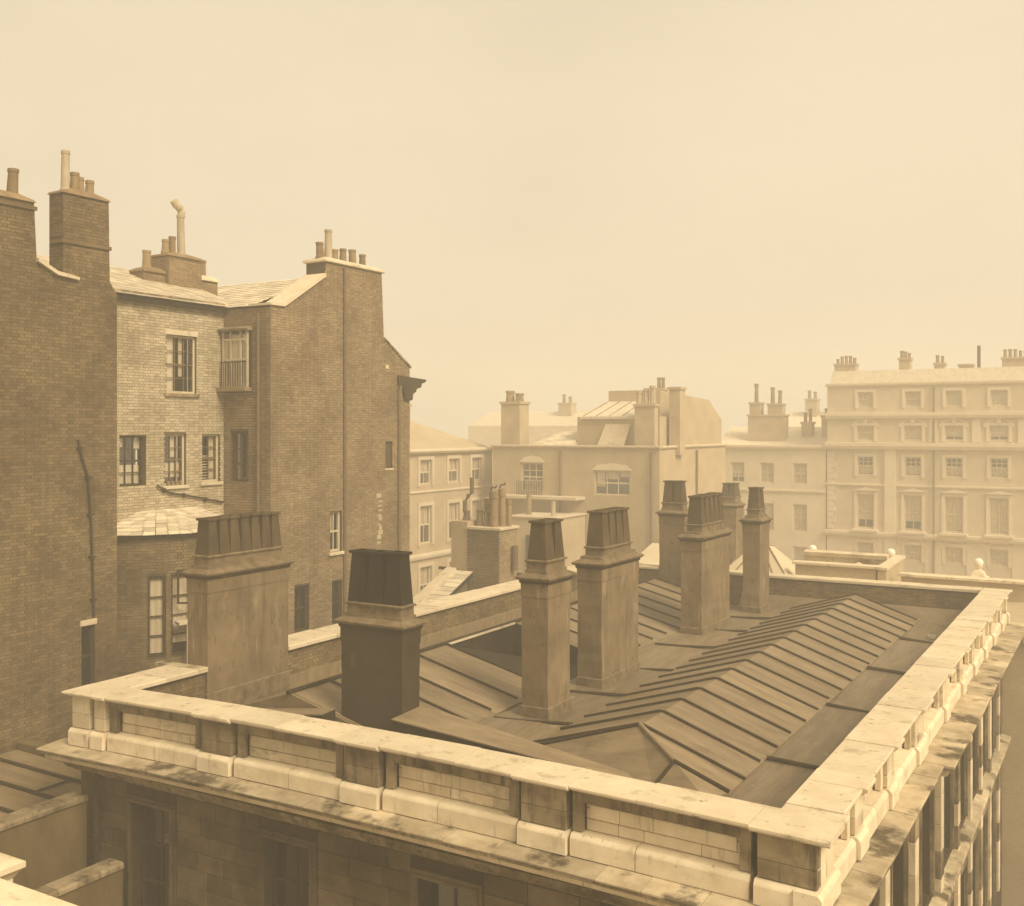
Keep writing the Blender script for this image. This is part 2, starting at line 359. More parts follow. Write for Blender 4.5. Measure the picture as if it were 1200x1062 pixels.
def window(parent, T, a0, a1, z0, z1, cols=2, rows=4, fr='wood_pale', fw=0.055, bw_=0.02, depth=0.12, curtain=None, sill=None,
           lintel=None, name='window', label=None, backing=True, pane=True, midbar=True, bm=None):
    """frame (the part), glazing bars, pane, blind, sill and lintel as its sub-parts; sits in an opening"""
    b = MB(T)
    b.lattice([a0, a0+fw, a1-fw, a1], [z0, z0+fw, z1-fw, z1], lambda i, j: not (i == 1 and j == 1), -depth-0.06, -depth+0.02)
    w = b.build(name, fr, parent, label=label)
    def lines(p0, p1, n, mid=None):
        out = [p0, p0+.012]
        for i in range(1, n):
            c = p0+(p1-p0)*i/n; h = bw_/2*(2.0 if mid is not None and i == mid else 1); out += [c-h, c+h]
        return out+[p1-.012, p1]
    if cols > 1 or rows > 1:
        al, cl = lines(a0+fw*.9, a1-fw*.9, cols), lines(z0+fw*.9, z1-fw*.9, rows, rows//2 if midbar else None)
        part('glazing_bars', bm or fr, w, lambda b: b.lattice(al, cl, lambda i, j: i % 2 == 0 or j % 2 == 0, -depth-0.045, -depth-0.005), T)
    if pane: part('pane', 'glass', w, lambda b: b.box(a0+fw*.95, a1-fw*.95, -depth-0.033, -depth-0.027, z0+fw*.95, z1-fw*.95), T)
    if curtain:
        for c0, c1, d0, d1 in curtain:
            def cf(b, c0=c0, c1=c1, d0=d0, d1=d1):
                A0, A1 = a0+(a1-a0)*c0, a0+(a1-a0)*c1; n = max(3, int((A1-A0)/0.07))
                Z0, Z1 = z0+(z1-z0)*d0, z0+(z1-z0)*d1
                vs = []; fs = []
                for k in range(n+1):
                    a = A0+(A1-A0)*k/n; o = -depth-0.085+(0.014 if k % 2 else -0.010)
                    vs += [(a, o, Z0), (a, o, Z1), (a, o-.008, Z1), (a, o-.008, Z0)]
                for k in range(n):
                    for e in range(4): fs.append((4*k+e, 4*k+(e+1) % 4, 4*k+4+(e+1) % 4, 4*k+4+e))
                fs += [(0, 1, 2, 3), (4*n, 4*n+3, 4*n+2, 4*n+1)]
                b.add(vs, fs)
            part('blind', 'curtain', w, cf, T)
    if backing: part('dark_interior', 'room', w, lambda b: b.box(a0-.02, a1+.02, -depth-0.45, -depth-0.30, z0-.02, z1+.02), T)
    if sill: part('sill', sill, w, lambda b: b.cbox(a0-.08, a1+.08, -depth-.05, 0.07, z0-.10, z0-.004, .01), T)
    if lintel: part('lintel', lintel, w, lambda b: b.cbox(a0-.05, a1+.05, -depth-.05, 0.03, z1+.004, z1+.14, .008), T)
    return w

def round_pot(parent, x, y, z, h, r, m='clay', name='chimney_pot'):
    lx, ly = R.uniform(-.035, .035), R.uniform(-.035, .035); r *= R.uniform(.94, 1.06)
    return part(name, m, parent, T=lambda a, b_, c: (a+lx*(c-z), b_+ly*(c-z), c), fn=lambda b: b.lathe(x, y, [(r*1.15, z-.03), (r*1.15, z+.06), (r, z+.09), (r*.88, z+h-.09), (r*1.0, z+h-.07), (r*1.0, z+h), (r*.72, z+h), (r*.68, z+h-.25)], 12), smooth=False)

# ------------------------------------------------------------------ ground and haze
g = part('ground', 'road', None, lambda b: b.box(-78, 38, -14, 138, GROUND-0.5, GROUND)); g['kind'] = 'structure'
hz = MB(); hz.box(-80, 40, -16, 140, GROUND-1.5, 8.2)
hm = bpy.data.materials.new('haze'); hm.use_nodes = True
hn, hl = hm.node_tree.nodes, hm.node_tree.links; hn.clear()
pv = hn.new('ShaderNodeVolumePrincipled'); pv.inputs['Density'].default_value = HAZE
pv.inputs['Color'].default_value = (0.995, 0.945, 0.82, 1); pv.inputs['Anisotropy'].default_value = 0.0
hl.new(pv.outputs[0], hn.new('ShaderNodeOutputMaterial').inputs['Volume'])
hz.build('haze', hm, None, kind='stuff')

# ================================================================== THE STONE BUILDING IN FRONT
HOUSE = thing('stone_building', 'pale stone building with lead roofs, sooty flue stacks and panelled parapet in the foreground', 'building')
FY, RX = 12.42, -3.20            # parapet die faces (front faces -Y, right faces +X)
TR = TX(RX)
TF = lambda a, o, z: (a, FY-o, z+.10*max(0, 1-((a+9.87)/6.85)**2))      # the long front has settled at its ends
C_TOP, C_BOT = -4.75, -4.83

def ashlar(parent, T, a0, a1, z0, z1, holes, m, h=0.29, lmin=0.45, lmax=0.95, proud=0.022, name='stone_block'):
    n = max(1, round((z1-z0)/h)); h = (z1-z0)/n
    for i in range(n):
        za, zb = z0+i*h, z0+(i+1)*h; out = [[a0, a1]]
        for q0, q1, w0, w1 in holes:
            if w0 < zb-0.03 and w1 > za+0.03:
                nx = []
                for s0, s1 in out:
                    if q1 <= s0 or q0 >= s1: nx.append([s0, s1]); continue
                    if q0-s0 > 0.02: nx.append([s0, q0])
                    if s1-q1 > 0.02: nx.append([q1, s1])
                out = nx
        for s0, s1 in out:
            a = s0
            while a < s1-1e-6:
                b = a+R.uniform(lmin, lmax)
                if s1-b < lmin*.6: b = s1
                p = proud+R.uniform(-.005, .005)
                part(name, m, parent, lambda q: q.cbox(a+.005, b-.005, -0.03, p, za+.005, zb-.005, .008, .002), T)
                a = b

# ---- front and right walls below the cornice
fwin = [(c-0.50, c+0.50, -9.4, -6.52) for c in (-14.59, -11.48, -8.45, -5.38)]
TWF = TY(12.52)
front = wall('front_wall', HOUSE, TWF, [(-16.45, GROUND), (-3.30, GROUND), (-3.30, -5.98), (-16.45, -5.98)], fwin, 0.5, 'joint')
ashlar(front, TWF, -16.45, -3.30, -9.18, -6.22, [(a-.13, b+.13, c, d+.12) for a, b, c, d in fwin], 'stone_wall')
RPIER = [14.55, 16.7, 19.25, 22.1, 24.45, 26.5, 28.5, 30.4, 32.5]
rmid = [13.55]+[(RPIER[i]+RPIER[i+1])/2 for i in range(len(RPIER)-1)]+[33.4]
rwin = [(c-0.66, c+0.66, -8.9, -6.55) for c in rmid[1:-1]]
rwin2 = [(c-0.66, c+0.66, -13.2, -9.9) for c in rmid[1:-1]]
TWR = TX(-3.30)
right = wall('side_wall', HOUSE, TWR, [(12.02, GROUND), (34.3, GROUND), (34.3, -5.98), (12.02, -5.98)], rwin+rwin2, 0.5, 'joint')
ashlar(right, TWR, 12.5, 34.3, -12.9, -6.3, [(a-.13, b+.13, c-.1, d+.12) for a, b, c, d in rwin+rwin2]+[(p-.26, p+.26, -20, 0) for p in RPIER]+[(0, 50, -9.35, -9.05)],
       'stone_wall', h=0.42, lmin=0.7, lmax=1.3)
for p in RPIER:      # pilaster strips of stacked stones between the side windows
    z = -13.0
    while z < -6.4:
        zz = min(z+R.uniform(.42, .6), -6.32)
        part('pilaster_stone', R.choice(('stone', 'stone', 'stone_soot')), right, lambda b: b.cbox(p-.16, p+.16, -.02, .12, z+.004, zz-.004, .008), TWR); z = zz
a = 12.5
while a < 34.2:
    b1 = min(a+R.uniform(.9, 1.4), 34.3)
    part('sill_course_stone', 'stone_ledge', right, lambda b: b.profile([(-.05, -9.32), (.22, -9.32), (.26, -9.16), (.24, -9.10), (-.05, -9.04)], a+.004, b1-.004), TWR); a = b1
def arch(par, T, a0, a1, z0, z1, m):
    part('architrave', m, par, lambda b: b.lattice([a0-.12, a0-.002, a1+.002, a1+.12], [z0-.02, z1+.002, z1+.115], lambda i, j: j == 1 or i != 1, -.04, .05), T)
    part('architrave_fillet', m, par, lambda b: b.lattice([a0-.055, a0-.004, a1+.004, a1+.055], [z0-.02, z1+.004, z1+.05], lambda i, j: j == 1 or i != 1, .052, .075), T)
for a0, a1, z0, z1 in fwin:
    w = window(HOUSE, TWF, a0, a1, z0, z1, 2, 4, 'wood_dark', .06, .03, .20, midbar=True)
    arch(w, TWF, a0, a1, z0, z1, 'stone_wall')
for a0, a1, z0, z1 in rwin+rwin2:
    w = window(HOUSE, TWR, a0, a1, z0, z1, 2, 4, 'wood_dark', .06, .03, .34)
    arch(w, TWR, a0, a1, z0, z1, 'stone_soot')
left_w = wall('left_wall', HOUSE, TXB(-16.5), [(12.55, GROUND), (34.1, GROUND), (34.1, C_BOT-.004), (12.55, C_BOT-.004)], [], 0.6, 'mortar')
far_w = wall('far_wall', HOUSE, TYB(34.1), [(-15.88, GROUND), (-3.84, GROUND), (-3.84, C_BOT-.004), (-15.88, C_BOT-.004)], [], 0.45, 'mortar')
bricks(left_w, TX(-15.90), [(13.0, -6.1), (33.63, -6.1), (33.63, C_BOT-.01), (13.0, C_BOT-.01)], [], 'brick_dark')
bricks(left_w, TXB(-16.5), [(12.6, -9.0), (34.0, -9.0), (34.0, C_BOT-.01), (12.6, C_BOT-.01)], [], 'brick_dark')
bricks(far_w, TY(33.65), [(-15.85, -6.1), (-3.84, -6.1), (-3.84, C_BOT-.01), (-15.85, C_BOT-.01)], [], 'brick_dark')

# ---- cornice: one stone after another
corn = part('cornice', 'stone_soot', HOUSE, lambda b: (
    b.profile([(12.46, -6.10), (12.3, -6.10), (12.22, -5.98), (12.22, -5.95), (12.46, -5.95)], -16.6, -3.0),
    b.box(-16.62, -3.05, 12.47, 12.56, -6.2, -5.96)))
def cornice_run(T, cs, edge):
    for a0, a1 in zip(cs, cs[1:]):
        d = R.uniform(-.005, .005); e = edge+R.uniform(-.006, .006)
        part('cornice_stone', 'stone_ledge', corn, lambda b: b.profile([(-.12, -5.775), (e-.006, -5.775), (e, -5.768), (e, -5.75+d), (e-.015, -5.742+d), (-.12, -5.70+d)], a0+.004, a1-.004), T)
        part('cornice_corona', 'stone_soot', corn, lambda b: b.profile([(-.12, -5.828), (e-.03, -5.828), (e-.012, -5.815), (e-.012, -5.779), (-.12, -5.779)], a0+.004, a1-.004), T)  # sooty strip, also painting the shadow gap under the slab edge
    lo = cuts(cs[0]+.08, cs[-1], .8, 1.3)
    for a0, a1 in zip(lo, lo[1:]):
        part('cornice_fascia', 'stone_clean', corn, lambda b: b.profile([(-.12, -5.948), (edge-.15, -5.948), (edge-.12, -5.925), (edge-.10, -5.832), (-.12, -5.832)], a0+.005, a1-.005), T)
def cuts(a0, a1, lo, hi):
    out = [a0]
    while out[-1] < a1-1e-6:
        n = out[-1]+R.uniform(lo, hi)
        if a1-n < lo*.7: n = a1
        out.append(n)
    return out
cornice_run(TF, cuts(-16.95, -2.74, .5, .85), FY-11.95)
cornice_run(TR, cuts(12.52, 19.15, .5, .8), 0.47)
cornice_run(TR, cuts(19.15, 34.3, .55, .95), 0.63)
part('cornice_bed', 'stone_soot', corn, lambda b: b.profile([(-.1, -6.25), (.02, -6.25), (.10, -6.12), (.24, -6.06), (.26, -5.95), (-.1, -5.95)], 12.46, 34.25), TR)

# ---- parapet: plinth, dies, recessed panels, coping
para = part('parapet', 'joint', HOUSE, lambda b: (b.box(-16.50, -3.26, FY+.15, 12.96, -5.90, C_BOT-.004), b.box(-3.80, -3.36, 12.97, 34.15, -5.90, C_BOT-.004)))
PL = [(-.20, -5.73), (.085, -5.70), (.085, -5.475), (.075, -5.45), (.035, -5.41), (-.20, -5.40)]
def plinth(T, cs, extra=0.0, m='stone_clean'):
    for a0, a1 in zip(cs, cs[1:]):
        q = R.uniform(-.004, .004)
        part('plinth_stone', m, para, lambda b: b.profile([(o+extra+q if o > 0 else o, z) for o, z in PL], a0+.006, a1-.006), T)
def pier(T, a0, a1, m):
    plinth(T, [a0-.03, a1+.03], .05, 'stone_clean')
    zc = R.uniform(-5.22, -5.12)
    for z0, z1 in ((-5.396, zc), (zc, C_BOT-.003)):
        part('pier_stone', m, para, lambda b: b.cbox(a0, a1, -.09, .06, z0+.003, z1-.003, .006), T)
def panel(T, a0, a1, m_frame='stone_soot', m='stone'):
    """raised frame of stones round a sunk field of coursed stones"""
    plinth(T, cuts(a0, a1, .7, 1.35))
    f = 0.15 if a1-a0 > 1 else 0.08
    zt, zb = C_BOT-.003, -5.396
    part('panel_stile', m_frame, para, lambda b: b.cbox(a0+.003, a0+f, -.09, 0.0, zb, zt, .006), T)
    part('panel_stile', m_frame, para, lambda b: b.cbox(a1-f, a1-.003, -.09, 0.0, zb, zt, .006), T)
    for c0, c1 in zip(*(lambda c: (c, c[1:]))(cuts(a0+f, a1-f, .6, 1.1))):
        part('panel_rail', m_frame, para, lambda b: b.cbox(c0+.003, c1-.003, -.09, 0.0, -5.00, zt, .006), T)
    zs = [zb, -5.24, -5.10, -5.003] if a1-a0 > 1 else [zb, -5.2, -5.003]
    ashl = []
    for z0, z1 in zip(zs, zs[1:]):
        c = cuts(a0+f, a1-f, .3, .8)
        for c0, c1 in zip(c, c[1:]):
            part('panel_stone', m, para, lambda b: b.cbox(c0+.003, c1-.003, -.18, -.12+R.uniform(-.004, .004), z0+.004, z1-.004, .005), T)
    c = cuts(a0+f+.06, a1-f-.06, .4, .9)
    if a1-a0 > 1:
        for c0, c1 in zip(c, c[1:]):
            part('panel_stone', m, para, lambda b: b.cbox(c0+.003, c1-.003, -.12, -.095, -5.225, -5.045, .005), T)
fp = [(-13.22, -12.56), (-10.21, -9.56), (-7.13, -6.44)]
pier(TF, -16.50, -16.03, 'stone'); pier(TF, -15.90, -15.62, 'stone')
plinth(TF, [-16.0, -15.93], -.02)
ed = -15.56
for a0, a1 in fp:
    panel(TF, ed+.03, a0-.06); pier(TF, a0, a1, 'stone_soot'); ed = a1
    ed += 0.06
panel(TF, ed, -3.95, m='stone'); pier(TF, -3.86, RX+.06, 'stone_soot')
part('corner_stone', 'stone', para, lambda b: b.cbox(12.40, 13.15, -.06, .058, -5.395, C_BOT-.004, .006), TR)
plinth(TR, [12.25, 13.2], .05, 'stone_clean')
ed = 13.2
for p in RPIER:
    hw = .24 if abs(p-19.25) > .1 else .42
    panel(TR, ed, p-hw-.04, 'stone', 'stone'); pier(TR, p-hw, p+hw, 'stone'); ed = p+hw+.04
panel(TR, ed, 33.85, 'stone', 'stone'); pier(TR, 33.87, 34.14, 'stone')

cop = part('coping', 'joint', HOUSE, lambda b: (b.box(-16.55, -3.3, FY+.05, 12.93, C_BOT-.002, C_TOP-.03), b.box(-3.74, -3.22, 12.95, 34.1, C_BOT-.002, C_TOP-.03)))
def cap(T, a0, a1, o0, o1, m='coping', name='coping_slab', dz=None):
    d = R.uniform(-.009, .009) if dz is None else dz; o1 += R.uniform(-.007, .007)
    part(name, m, cop, lambda b: b.profile([(o0, C_BOT), (o1-.05, C_BOT), (o1-.045, C_BOT+.026), (o1-.012, C_BOT+.032), (o1, C_TOP-.042), (o1, C_TOP-.012+d), (o1-.015, C_TOP+d), (o0+.015, C_TOP+d+.006), (o0, C_TOP-.012+d)], a0+.003, a1-.003), T)
OI = FY-12.98
def caps(T, a0, a1, o0, o1, lo=.9, hi=1.6):
    c = cuts(a0, a1, lo, hi)
    for x0, x1 in zip(c, c[1:]): cap(T, x0, x1, o0, o1)
cap(TF, -16.70, -15.80, OI, .15); cap(TF, -15.80, -15.52, OI, .19); ed = -15.52
for a0, a1 in fp:
    caps(TF, ed, a0-.08, OI, .15); cap(TF, a0-.08, a1+.08, OI, .21); ed = a1+.08
caps(TF, ed, -3.93, OI, .15); cap(TF, -3.93, -2.97, OI, .21, dz=.002)
OR = -.58
ed = 12.985
cap(TR, 12.985, 13.25, OR, .23); ed = 13.25
for p in RPIER:
    hw = .28 if abs(p-19.25) > .1 else .46
    caps(TR, ed, p-hw, OR, .16, .8, 1.2); cap(TR, p-hw, p+hw, OR, .22); ed = p+hw
caps(TR, ed, 33.8, OR, .16); cap(TR, 33.8, 34.22, OR, .2)
for x0, x1, w_ in ((-14.6, -13.2, .16), (-13.2, -11.7, .22), (-11.6, -10.2, .12), (-10.1, -8.0, .20), (-8.0, -6.2, .14)):
    part('lead_lap', 'lead', cop, lambda b: b.add([(x0, 12.99, C_TOP-.06), (x0, 12.99, C_TOP+.022), (x1, 12.99, C_TOP+.022), (x1, 12.99, C_TOP-.06), (x0, 12.98-w_, C_TOP+.014), (x1, 12.98-w_*R.uniform(.8, 1.2), C_TOP+.014), (x0, 13.03, C_TOP+.02), (x1, 13.03, C_TOP+.02), (x0, 13.03, C_TOP-.2), (x1, 13.03, C_TOP-.2)], [(4, 5, 2, 1), (1, 2, 7, 6), (6, 7, 9, 8)]), norm=False)
TLW = TXB(-16.5)
caps(TLW, 12.985, 14.72, -.70, .20); cap(TLW, 14.72, 14.95, -.70, .58, m='stone_ledge')
caps(TLW, 17.27, 34.22, -.70, .20, 1.1, 2.0)
TFW = TYB(34.1)
for x0, x1 in ((-15.79, -13.95), (-13.02, -3.79)): caps(TFW, x0, x1, -.5, .12, .9, 1.6)

# ---- lead roofs
roof = part('roof', 'tar', HOUSE, lambda b: b.box(-15.88, -3.82, 12.99, 33.63, -6.25, -6.02))
MR, ML, MRI = (-5.45, -5.73), (-9.35, -5.73), (-7.27, -5.10)     # main roof: right eave, left eave, ridge
LR, LL, LRI = (-11.05, -5.75), (-15.6, -5.62), (-13.85, -5.06)   # left roof
def on(p, q, t): return (p[0]+(q[0]-p[0])*t, p[1]+(q[1]-p[1])*t)
def sheet(pts, m='lead', t=.03, name='lead_sheet'):
    pts = [(x, y, z+R.uniform(-.004, .004)) for x, y, z in pts]
    return part(name, m, roof, lambda b: b.slab(pts, t))
ys = [16.72+i*0.965 for i in range(18)]
for i, y in enumerate(ys):
    e = .03
    sl, sr = on(ML, MRI, R.uniform(-.02, .03)), on(MR, MRI, R.uniform(-.02, .03))
    b = MB(); b.tube([(sl[0], y, sl[1]+e), (MRI[0]-.05, y, MRI[1]+e-.012), (MRI[0]+.05, y, MRI[1]+e-.012), (sr[0], y, sr[1]+e)], .024, 6)
    b.build('lead_roll', 'lead_roll', roof)
    y1 = ys[i+1] if i+1 < len(ys) else 33.35
    sheet([(ML[0], y, ML[1]), (MRI[0], y, MRI[1]), (MRI[0], y1, MRI[1]), (ML[0], y1, ML[1])])
    sheet([(MRI[0], y, MRI[1]), (MR[0], y, MR[1]), (MR[0], y1, MR[1]), (MRI[0], y1, MRI[1])])
part('gable_end', 'lead', roof, lambda b: b.profile([(ML[0], -6.05), (MR[0], -6.05), MR, MRI, ML], 33.3, 33.36), T=lambda a, o, z: (o, a, z))
A = (-7.27, 16.70, -5.10); Lp = (-9.35, 16.45, -5.74); H = (-6.37, 16.02, -5.40); V = (-6.62, 15.72, -5.78); Wp = (-5.75, 15.72, -5.78); E_ = (-5.45, 16.02, -5.74); E1 = (-5.45, 16.72, -5.735)
for tri in ([A, Lp, V], [A, V, H], [H, V, Wp], [H, Wp, E_], [A, H, E_, E1]): sheet(tri, 'lead', .04, 'hip_sheet')
def tube_part(name, m, pts, r, par, n=8): 
    b = MB(); b.tube(pts, r, n); return b.build(name, m, par)
up = lambda p, d=.02: (p[0], p[1], p[2]+d)
for p, q, r in ((A, H, .04), (A, Lp, .03), (H, E_, .034), (H, V, .03)): tube_part('hip_roll', 'lead_roll' if r < .04 else 'lead', [up(p), up(q)], r, roof)
def seg_l(y0, y1, dz=0):
    sheet([(LRI[0], y0, LRI[1]), (LR[0], y0, LR[1]), (LR[0], y1, LR[1]), (LRI[0], y1, LRI[1])])
yl = [15.25, 16.3, 17.25, 18.15, 19.2, 20.45]
yf = [23.7+i*.93 for i in range(11)]
for i in range(len(yl)-1): seg_l(yl[i], yl[i+1])
for i in range(len(yf)-1): seg_l(yf[i], yf[i+1])
for y in yl[1:]+yf[1:]:
    b = MB(); q = on(LR, LRI, R.uniform(0, .05)); b.tube([(q[0], y, q[1]+.03), (LRI[0]+.05, y, LRI[1]+.028)], .024, 6); b.build('lead_roll', 'lead_roll', roof)
for c0, c1 in zip(*(lambda c: (c, c[1:]))(cuts(15.25, 33.0, 1.6, 2.4))):
    sheet([(LL[0], c0, LL[1]), (LRI[0], c0, LRI[1]), (LRI[0], c1-.01, LRI[1]), (LL[0], c1-.01, LL[1])])
tube_part('ridge_roll', 'lead_roll', [(LRI[0], 15.1, LRI[1]+.03), (LRI[0], 33.0, LRI[1]+.03)], .045, roof)
part('gable_end', 'lead', roof, lambda b: b.profile([(LL[0], -6.05), (LR[0], -6.05), LR, LRI, LL], 33.0, 33.06), T=lambda a, o, z: (o, a, z))
part('gable_end', 'lead', roof, lambda b: b.profile([(LL[0], -6.05), (LR[0], -6.05), LR, LRI, LL], 15.16, 15.22), T=lambda a, o, z: (o, a, z))
# the sunk light well under the left ridge, its shade put into the lead colour
part('well_floor', 'tar', roof, lambda b: b.slab([(LRI[0], 20.46, LRI[1]-.01), (LR[0], 20.46, LR[1]-.01), (-11.1, 23.68, -5.98), (LRI[0], 23.68, -6.0)], .03))
for i in range(3):
    y0 = 20.5+i*1.06
    part('well_cladding', 'tar', roof, lambda b: b.cbox(y0+.006, y0+1.05, .0, .03, -6.02, LRI[1]-.06, .006), TX(LRI[0]-.02))
part('well_end', 'tar', roof, lambda b: b.profile([(LRI[0], -6.05), (LR[0], -6.05), LR, LRI], 23.62, 23.69), T=lambda a, o, z: (o, a, z))
part('well_rim', 'coping', roof, lambda b: b.box(LRI[0]+.03, LRI[0]+.07, 20.5, 23.6, LRI[1]-.02, LRI[1]+.03))  # pale strip paints the lit edge of the well
# box gutters that fall away from the three-flue stack along the front
for nm, pts in (('lead_box', [(-11.29, 15.0, -5.17), (-6.55, 15.0, -5.51), (-6.9, 15.35, -5.5), (-10.8, 15.82, -5.16), (-11.29, 15.82, -5.14)]),
                ('lead_box', [(-12.69, 14.75, -5.22), (-12.69, 15.12, -5.20), (-14.95, 15.12, -5.50), (-14.95, 14.75, -5.54)])):
    part(nm, 'tar', roof, lambda b: b.add(pts+[(x, y, -6.04) for x, y, z in pts], [tuple(range(len(pts))), tuple(range(2*len(pts)-1, len(pts)-1, -1))]+[(i, (i+1) % len(pts), len(pts)+(i+1) % len(pts), len(pts)+i) for i in range(len(pts))]))
    part('box_sheet', 'lead', roof, lambda b: b.slab([(x, y-(.03 if y < 15.05 else -.005), z+.025) for x, y, z in pts], .022))
# valley and parapet gutters in stepped sheets with drips
gy = [15.85, 18.05, 20.6, 23.3, 26.3, 28.9, 31.2, 33.62]
for i in range(len(gy)-1):
    d = -.02*(i % 2)
    sheet([(LR[0]-.02, gy[i], -5.775+d), (ML[0]+.02, gy[i], -5.79+d), (ML[0]+.02, gy[i+1]-.01, -5.765+d), (LR[0]-.02, gy[i+1]-.01, -5.75+d)], 'lead_gutter', .03, 'gutter_sheet')
    if i: tube_part('gutter_drip', 'lead_roll', [(LR[0]+.1, gy[i]-.15, -5.745+d), (-10.3, gy[i]-.02, -5.76+d), (ML[0]+.03, gy[i]+.12, -5.725)], .035, roof)
gy = [13.0, 15.6, 18.0, 22.1, 26.0, 30.1, 33.62]
for i in range(len(gy)-1):
    d = -.02*(i % 2)
    sheet([(MR[0]-.03, gy[i], -5.76+d), (-3.82, gy[i], -5.86+d), (-3.82, gy[i+1]-.01, -5.83+d), (MR[0]-.03, gy[i+1]-.01, -5.735+d)], 'lead_gutter', .03, 'gutter_sheet')
    if i: tube_part('gutter_drip', 'lead_roll', [(MR[0]+.02, gy[i]-.05, -5.70), (-4.6, gy[i]+.03, -5.765+d), (-3.84, gy[i]+.0, -5.80+d)], .04, roof)
sheet([(-15.85, 13.0, -5.97), (-3.85, 13.0, -5.97), (-3.85, 15.8, -5.96), (-15.85, 15.8, -5.96)], 'lead_gutter', .03, 'gutter_sheet')
sheet([(-15.88, 15.1, -5.70), (LL[0]+.02, 15.1, -5.64), (LL[0]+.02, 33.6, -5.64), (-15.88, 33.6, -5.68)], 'lead_gutter', .03, 'gutter_sheet')
part('wall_flashing', 'lead', roof, lambda b: b.profile([(33.66, -5.38), (33.62, -5.40), (33.30, -5.80), (33.66, -5.9)], -11.0, -3.9))
part('wall_flashing', 'lead', roof, lambda b: b.profile([(-.02, -5.9), (.03, -5.9), (.03, -5.42), (-.02, -5.40)], 15.1, 33.6), T=TX(-15.9))
part('outlet_ring', 'coping', roof, lambda b: b.lathe(-4.75, 31.0, [(.11, -5.80), (.11, -5.72), (.075, -5.72), (.075, -5.80)], 14, cap=False))
part('outlet_hole', 'soot', roof, lambda b: b.lathe(-4.75, 31.0, [(.074, -5.80), (.074, -5.735)], 14))  # near-black plug, the hole's darkness put into its colour

# ---- chimney stacks: shaft (the part), base flashing, cap courses, neck and square flue pots
def stack(label, x0, x1, y0, y1, zb, zc, zt, n, axis, m='stucco', mp='pot', inset=0.0, potfill=1.0, par=None, top_thing=False):
    cx, cy, hx, hy = (x0+x1)/2, (y0+y1)/2, (x1-x0)/2, (y1-y0)/2
    nz = max(3, int((zc-.335-zb)/.16))
    worn = [(hx+R.uniform(-.007, .004), hy+R.uniform(-.007, .004), zb-.2+(zc-.36-zb+.2)*k/nz) for k in range(nz)]
    sh = part('chimney', m, par or HOUSE, lambda b: b.loft(cx, cy, [(hx, hy, zb-.4), *worn, (hx, hy, zc-.335), (hx+.013, hy+.013, zc-.333), (hx+.013, hy+.013, zc-.02)]), label=label)
    c = 'stucco_cap'
    part('base_flashing', c, sh, lambda b: b.loft(cx, cy, [(hx+.03, hy+.03, zb-.3), (hx+.025, hy+.025, zb+.13), (hx+.003, hy+.003, zb+.15)]))
    part('cap_fillet', 'stucco_dark', sh, lambda b: b.loft(cx, cy, [(hx+.014, hy+.014, zc-.07), (hx+.035, hy+.035, zc-.055), (hx+.04, hy+.04, zc-.003)]))  # dark ring paints the shade line under the cap slab
    part('cap_mould', c, sh, lambda b: b.loft(cx, cy, [(hx+.05, hy+.05, zc), (hx+.085, hy+.085, zc+.012), (hx+.085, hy+.085, zc+.032), (hx+.105, hy+.105, zc+.036), (hx+.108, hy+.108, zc+.062), (hx+.095, hy+.095, zc+.07), (hx-.01, hy-.01, zc+.125), (hx-.045, hy-.045, zc+.135), (hx-.05, hy-.05, zc+.20)]))
    nh = 0.20; zn = zc+.20
    ax, ay = hx-.075-inset*(axis == 'x'), hy-.075-inset*(axis == 'y')
    part('neck', c, sh, lambda b: b.loft(cx, cy, [(ax, ay, zn-.02), (ax-.005, ay-.005, zn+nh-.05), (ax+.03, ay+.03, zn+nh-.04), (ax+.035, ay+.035, zn+nh-.01), (ax+.01, ay+.01, zn+nh+.005)]))
    z0 = zn+nh; L = 2*(ax if axis == 'x' else ay)*potfill; w = L/n; dep = ay if axis == 'x' else ax
    for i in range(n):
        u = -L/2+w*(i+.5); px_, py_ = (cx+u, cy) if axis == 'x' else (cx, cy+u)
        bw2, tw = w/2-.008, w/2*.66; bd, td = dep-.01, dep*.72
        rm = w*.13
        rings = [(bw2, bd, z0-.01), (tw, td, zt-.055), (tw+rm*.8, td+.03, zt-.05), (tw+rm, td+.034, zt-.02), (tw+rm*.8, td+.028, zt), (tw-.03, td-.04, zt), (tw-.03, td-.04, zt-.3)]
        if axis == 'y': rings = [(d, w_, z) for w_, d, z in rings]
        j = R.uniform(-.012, .012)
        part('chimney_pot', mp, sh, lambda b: b.loft(px_, py_, [(a, c_, z+(j if k > 1 else 0)) for k, (a, c_, z) in enumerate(rings)]))
    return sh
stack('broad pale stack with a row of seven flues on the left wall', -16.38, -15.82, 14.95, 17.27, -5.42, -2.95, -1.80, 7, 'y', inset=.03)
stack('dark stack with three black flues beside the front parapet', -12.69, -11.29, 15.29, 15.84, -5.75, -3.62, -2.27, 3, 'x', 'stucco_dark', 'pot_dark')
stack('slim stack with two flues in front of the light well', -10.60, -10.0, 18.40, 19.37, -5.72, -3.05, -1.86, 2, 'y')
stack('stack with four flues in the middle of the valley', -10.73, -10.13, 21.15, 23.17, -5.72, -3.07, -1.86, 4, 'y', inset=.18)
stack('stack with five flues at the far part of the valley', -10.92, -10.31, 27.95, 30.33, -5.72, -3.10, -1.90, 5, 'y', inset=.16)
stack('slender farthest stack of the valley row with two narrow flues', -10.52, -9.97, 32.2, 33.2, -5.72, -2.93, -1.85, 2, 'y', inset=.12)
stack('hazy stack with two flues rising from the far wall', -13.92, -13.02, 33.62, 34.2, -5.72, -2.92, -1.78, 2, 'x')
